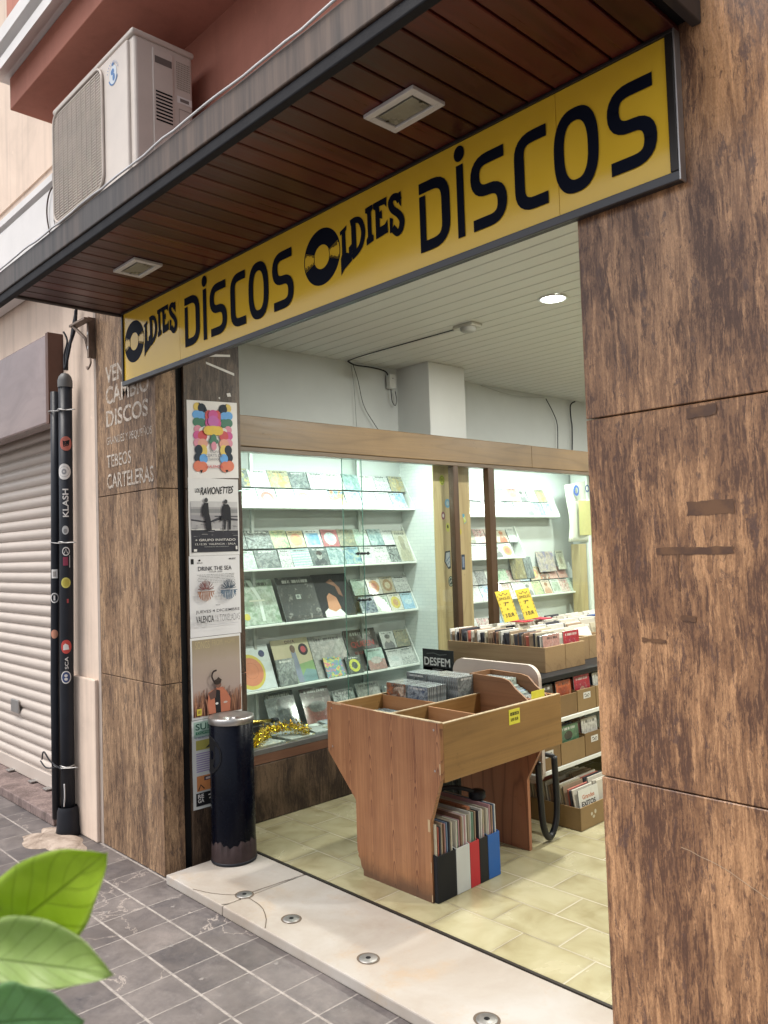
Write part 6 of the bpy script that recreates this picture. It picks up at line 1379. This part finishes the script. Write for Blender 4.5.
# ------------------------------------------------------------------ foreground plant
def m_leaf(name, c1, c2, c3):
    t = NT(name, .38); uv = t.n('UVMap', uv_map='UVMap'); s = t.sep(uv.outputs[0])
    u = s[0]; v = t.math('ABSOLUTE', t.math('SUBTRACT', s[1], .5))
    vv = t.math('FRACT', t.math('ADD', t.math('MULTIPLY', u, 9), t.math('MULTIPLY', v, -4.4)))
    vein = t.ramp(t.math('ABSOLUTE', t.math('SUBTRACT', vv, .5)), [(.0, 1.0), (.05, .5), (.10, 0.0)])
    mid = t.ramp(v, [(.0, 1.0), (.012, .8), (.022, 0.0)])
    vn = t.math('MAXIMUM', t.math('MULTIPLY', vein, .55), mid)
    c = t.coord('Object'); n = t.noise(c, 60, 5, .6)
    edge = t.ramp(v, [(.40, 0.0), (.5, .6)])
    base = t.mix(edge, t.ramp(t.noise(c, 24, 5, .6), [(.3, tuple(x*.8 for x in c1)), (.7, c2)]), c3); base = t.mix(t.ramp(t.noise(c, 130, 3, .6), [(.70, 0.0), (.74, .6)]), base, (.22, .20, .06))
    col = t.mix(vn, base, tuple(x*.55 for x in c1))
    t.set('Base Color', col); t.bump(t.math('SUBTRACT', t.math('MULTIPLY', n, .3), vn), .5, .0006)
    out = t.t.nodes['Material Output']; tl = t.n('BsdfTranslucent'); t.put(tl.inputs[0], t.mix(.5, col, (.42, .62, .04))); mx = t.n('MixShader'); mx.inputs[0].default_value = .55
    t.t.links.new(t.b.outputs[0], mx.inputs[1]); t.t.links.new(tl.outputs[0], mx.inputs[2]); t.t.links.new(mx.outputs[0], out.inputs[0]); return t.m
plant = thing('potted_plant', 'leafy green plant in the near left foreground, partly out of view', 'plant', (-.63, .10, 0))
def leaf(base, tip, up, wu, wd, mat, sag=.006, wave=.0015, cup=.25, fold=0.0):
    B_, T_, U_ = Vector(base), Vector(tip), Vector(up); ax = (T_-B_); L = ax.length; ax.normalize()
    side = (U_-B_); side -= ax*side.dot(ax); side.normalize(); nrm = ax.cross(side)
    nu, nv = 30, 16; me = bpy.data.meshes.new('leaf'); vs = []; uvs = []
    for i in range(nu+1):
        u = i/nu; wd_ = (math.sin(math.pi*min(1, u**1.25))**.8) if 0 < u < 1 else 0
        for j in range(nv+1):
            v = j/nv*2-1; w_ = (wu if v > 0 else wd)*wd_
            p = B_+ax*(L*u)+side*(w_*v)+nrm*(-sag*math.sin(math.pi*u)+cup*abs(v)**1.5*w_*(1 if v > 0 else .6)+wave*math.sin(u*26+v*2)*abs(v))
            if fold and v > 0: p += nrm*fold*v*v*wd_-side*fold*.4*v*v*wd_
            vs.append(p-wloc(plant)); uvs.append((u, j/nv))
    fs = [(i*(nv+1)+j, (i+1)*(nv+1)+j, (i+1)*(nv+1)+j+1, i*(nv+1)+j+1) for i in range(nu) for j in range(nv)]
    me.from_pydata(vs, [], fs); uvl = me.uv_layers.new(name='UVMap')
    for l in me.loops: uvl.data[l.index].uv = uvs[l.vertex_index]
    for p in me.polygons: p.use_smooth = True
    me.materials.append(mat); o = bpy.data.objects.new('leaf', me); COL.objects.link(o); o.parent = plant
    m_ = o.modifiers.new('thickness', 'SOLIDIFY'); m_.thickness = .00015; return o
lf1 = m_leaf('fresh_green_leaf', (.42, .62, .03), (.50, .68, .05), (.58, .70, .20)); lf2 = m_leaf('pale_folded_leaf', (.42, .58, .16), (.52, .66, .25), (.66, .74, .42)); lf3 = m_leaf('dark_green_leaf', (.16, .36, .15), (.24, .46, .22), (.34, .52, .30))
leaf((-.5908, .1518, 1.0872), (-.4630, .2071, 1.1873), (-.56, .16, 1.17), .029, .031, lf1)
leaf((-.5733, .1391, 1.1198), (-.4542, .2060, 1.1217), (-.5311, .1817, 1.1457), .027, .0125, lf2, .004, .0022, .25, .010)
leaf((-.5301, .1283, 1.0904), (-.4467, .1857, 1.1075), (-.4843, .1598, 1.1226), .024, .026, lf3)
MB().tube(resample([(-.63, .10, .30), (-.64, .11, .6), (-.63, .12, .9), (-.60, .135, 1.05), (-.589, .150, 1.083)], n=6), [.006]*19+[.004]*6, 8).tube(resample([(-.63, .12, .9), (-.61, .125, 1.02), (-.572, .141, 1.112)], n=6), .0025, 6).tube(resample([(-.635, .12, .85), (-.60, .125, .98), (-.554, .134, 1.067)], n=6), .0025, 6).build('stem', pmat('green_stem', (.12, .16, .05), .6), plant)
MB().lathe([(0, .002), (.11, .002), (.14, .29), (.15, .30), (.15, .32), (.135, .32), (.13, .29), (0, .285)], -.63, .10, 32).build('pot', pmat('terracotta', (.35, .14, .07), .8), plant)
for bp_, tp in (((-.63, .12, .9), (-.80, .02, .98)), ((-.64, .11, .7), (-.76, .20, .80)), ((-.63, .12, .95), (-.74, .19, 1.05)), ((-.64, .11, .6), (-.56, -.02, .70))):
    leaf(bp_, tp, (bp_[0], bp_[1], bp_[2]+.1), .028, .028, lf3)

# ------------------------------------------------------------------ small street dirt
random.seed(5)
gum = pmat('trodden_gum', (.20, .18, .17), .9)
for i, (x, y) in enumerate(((-2.62, 1.40), (-2.25, 1.58), (-3.05, 1.36), (-2.9, 1.56), (-2.35, 1.36))):
    mb = MB(); n = 12; mb.add([(x, y, .0016)]+[(x+random.uniform(.006, .010)*math.cos(2*math.pi*k/n), y+random.uniform(.006, .010)*math.sin(2*math.pi*k/n), .0005) for k in range(n)], [(0, 1+k, 1+(k+1) % n) for k in range(n)], 0, True)
    tag(mb.build('gum_spot', gum), 'flattened grey chewing gum spot on the slate paving, %s of five' % ORD[i], 'gum spot', 'gum spots on the paving')
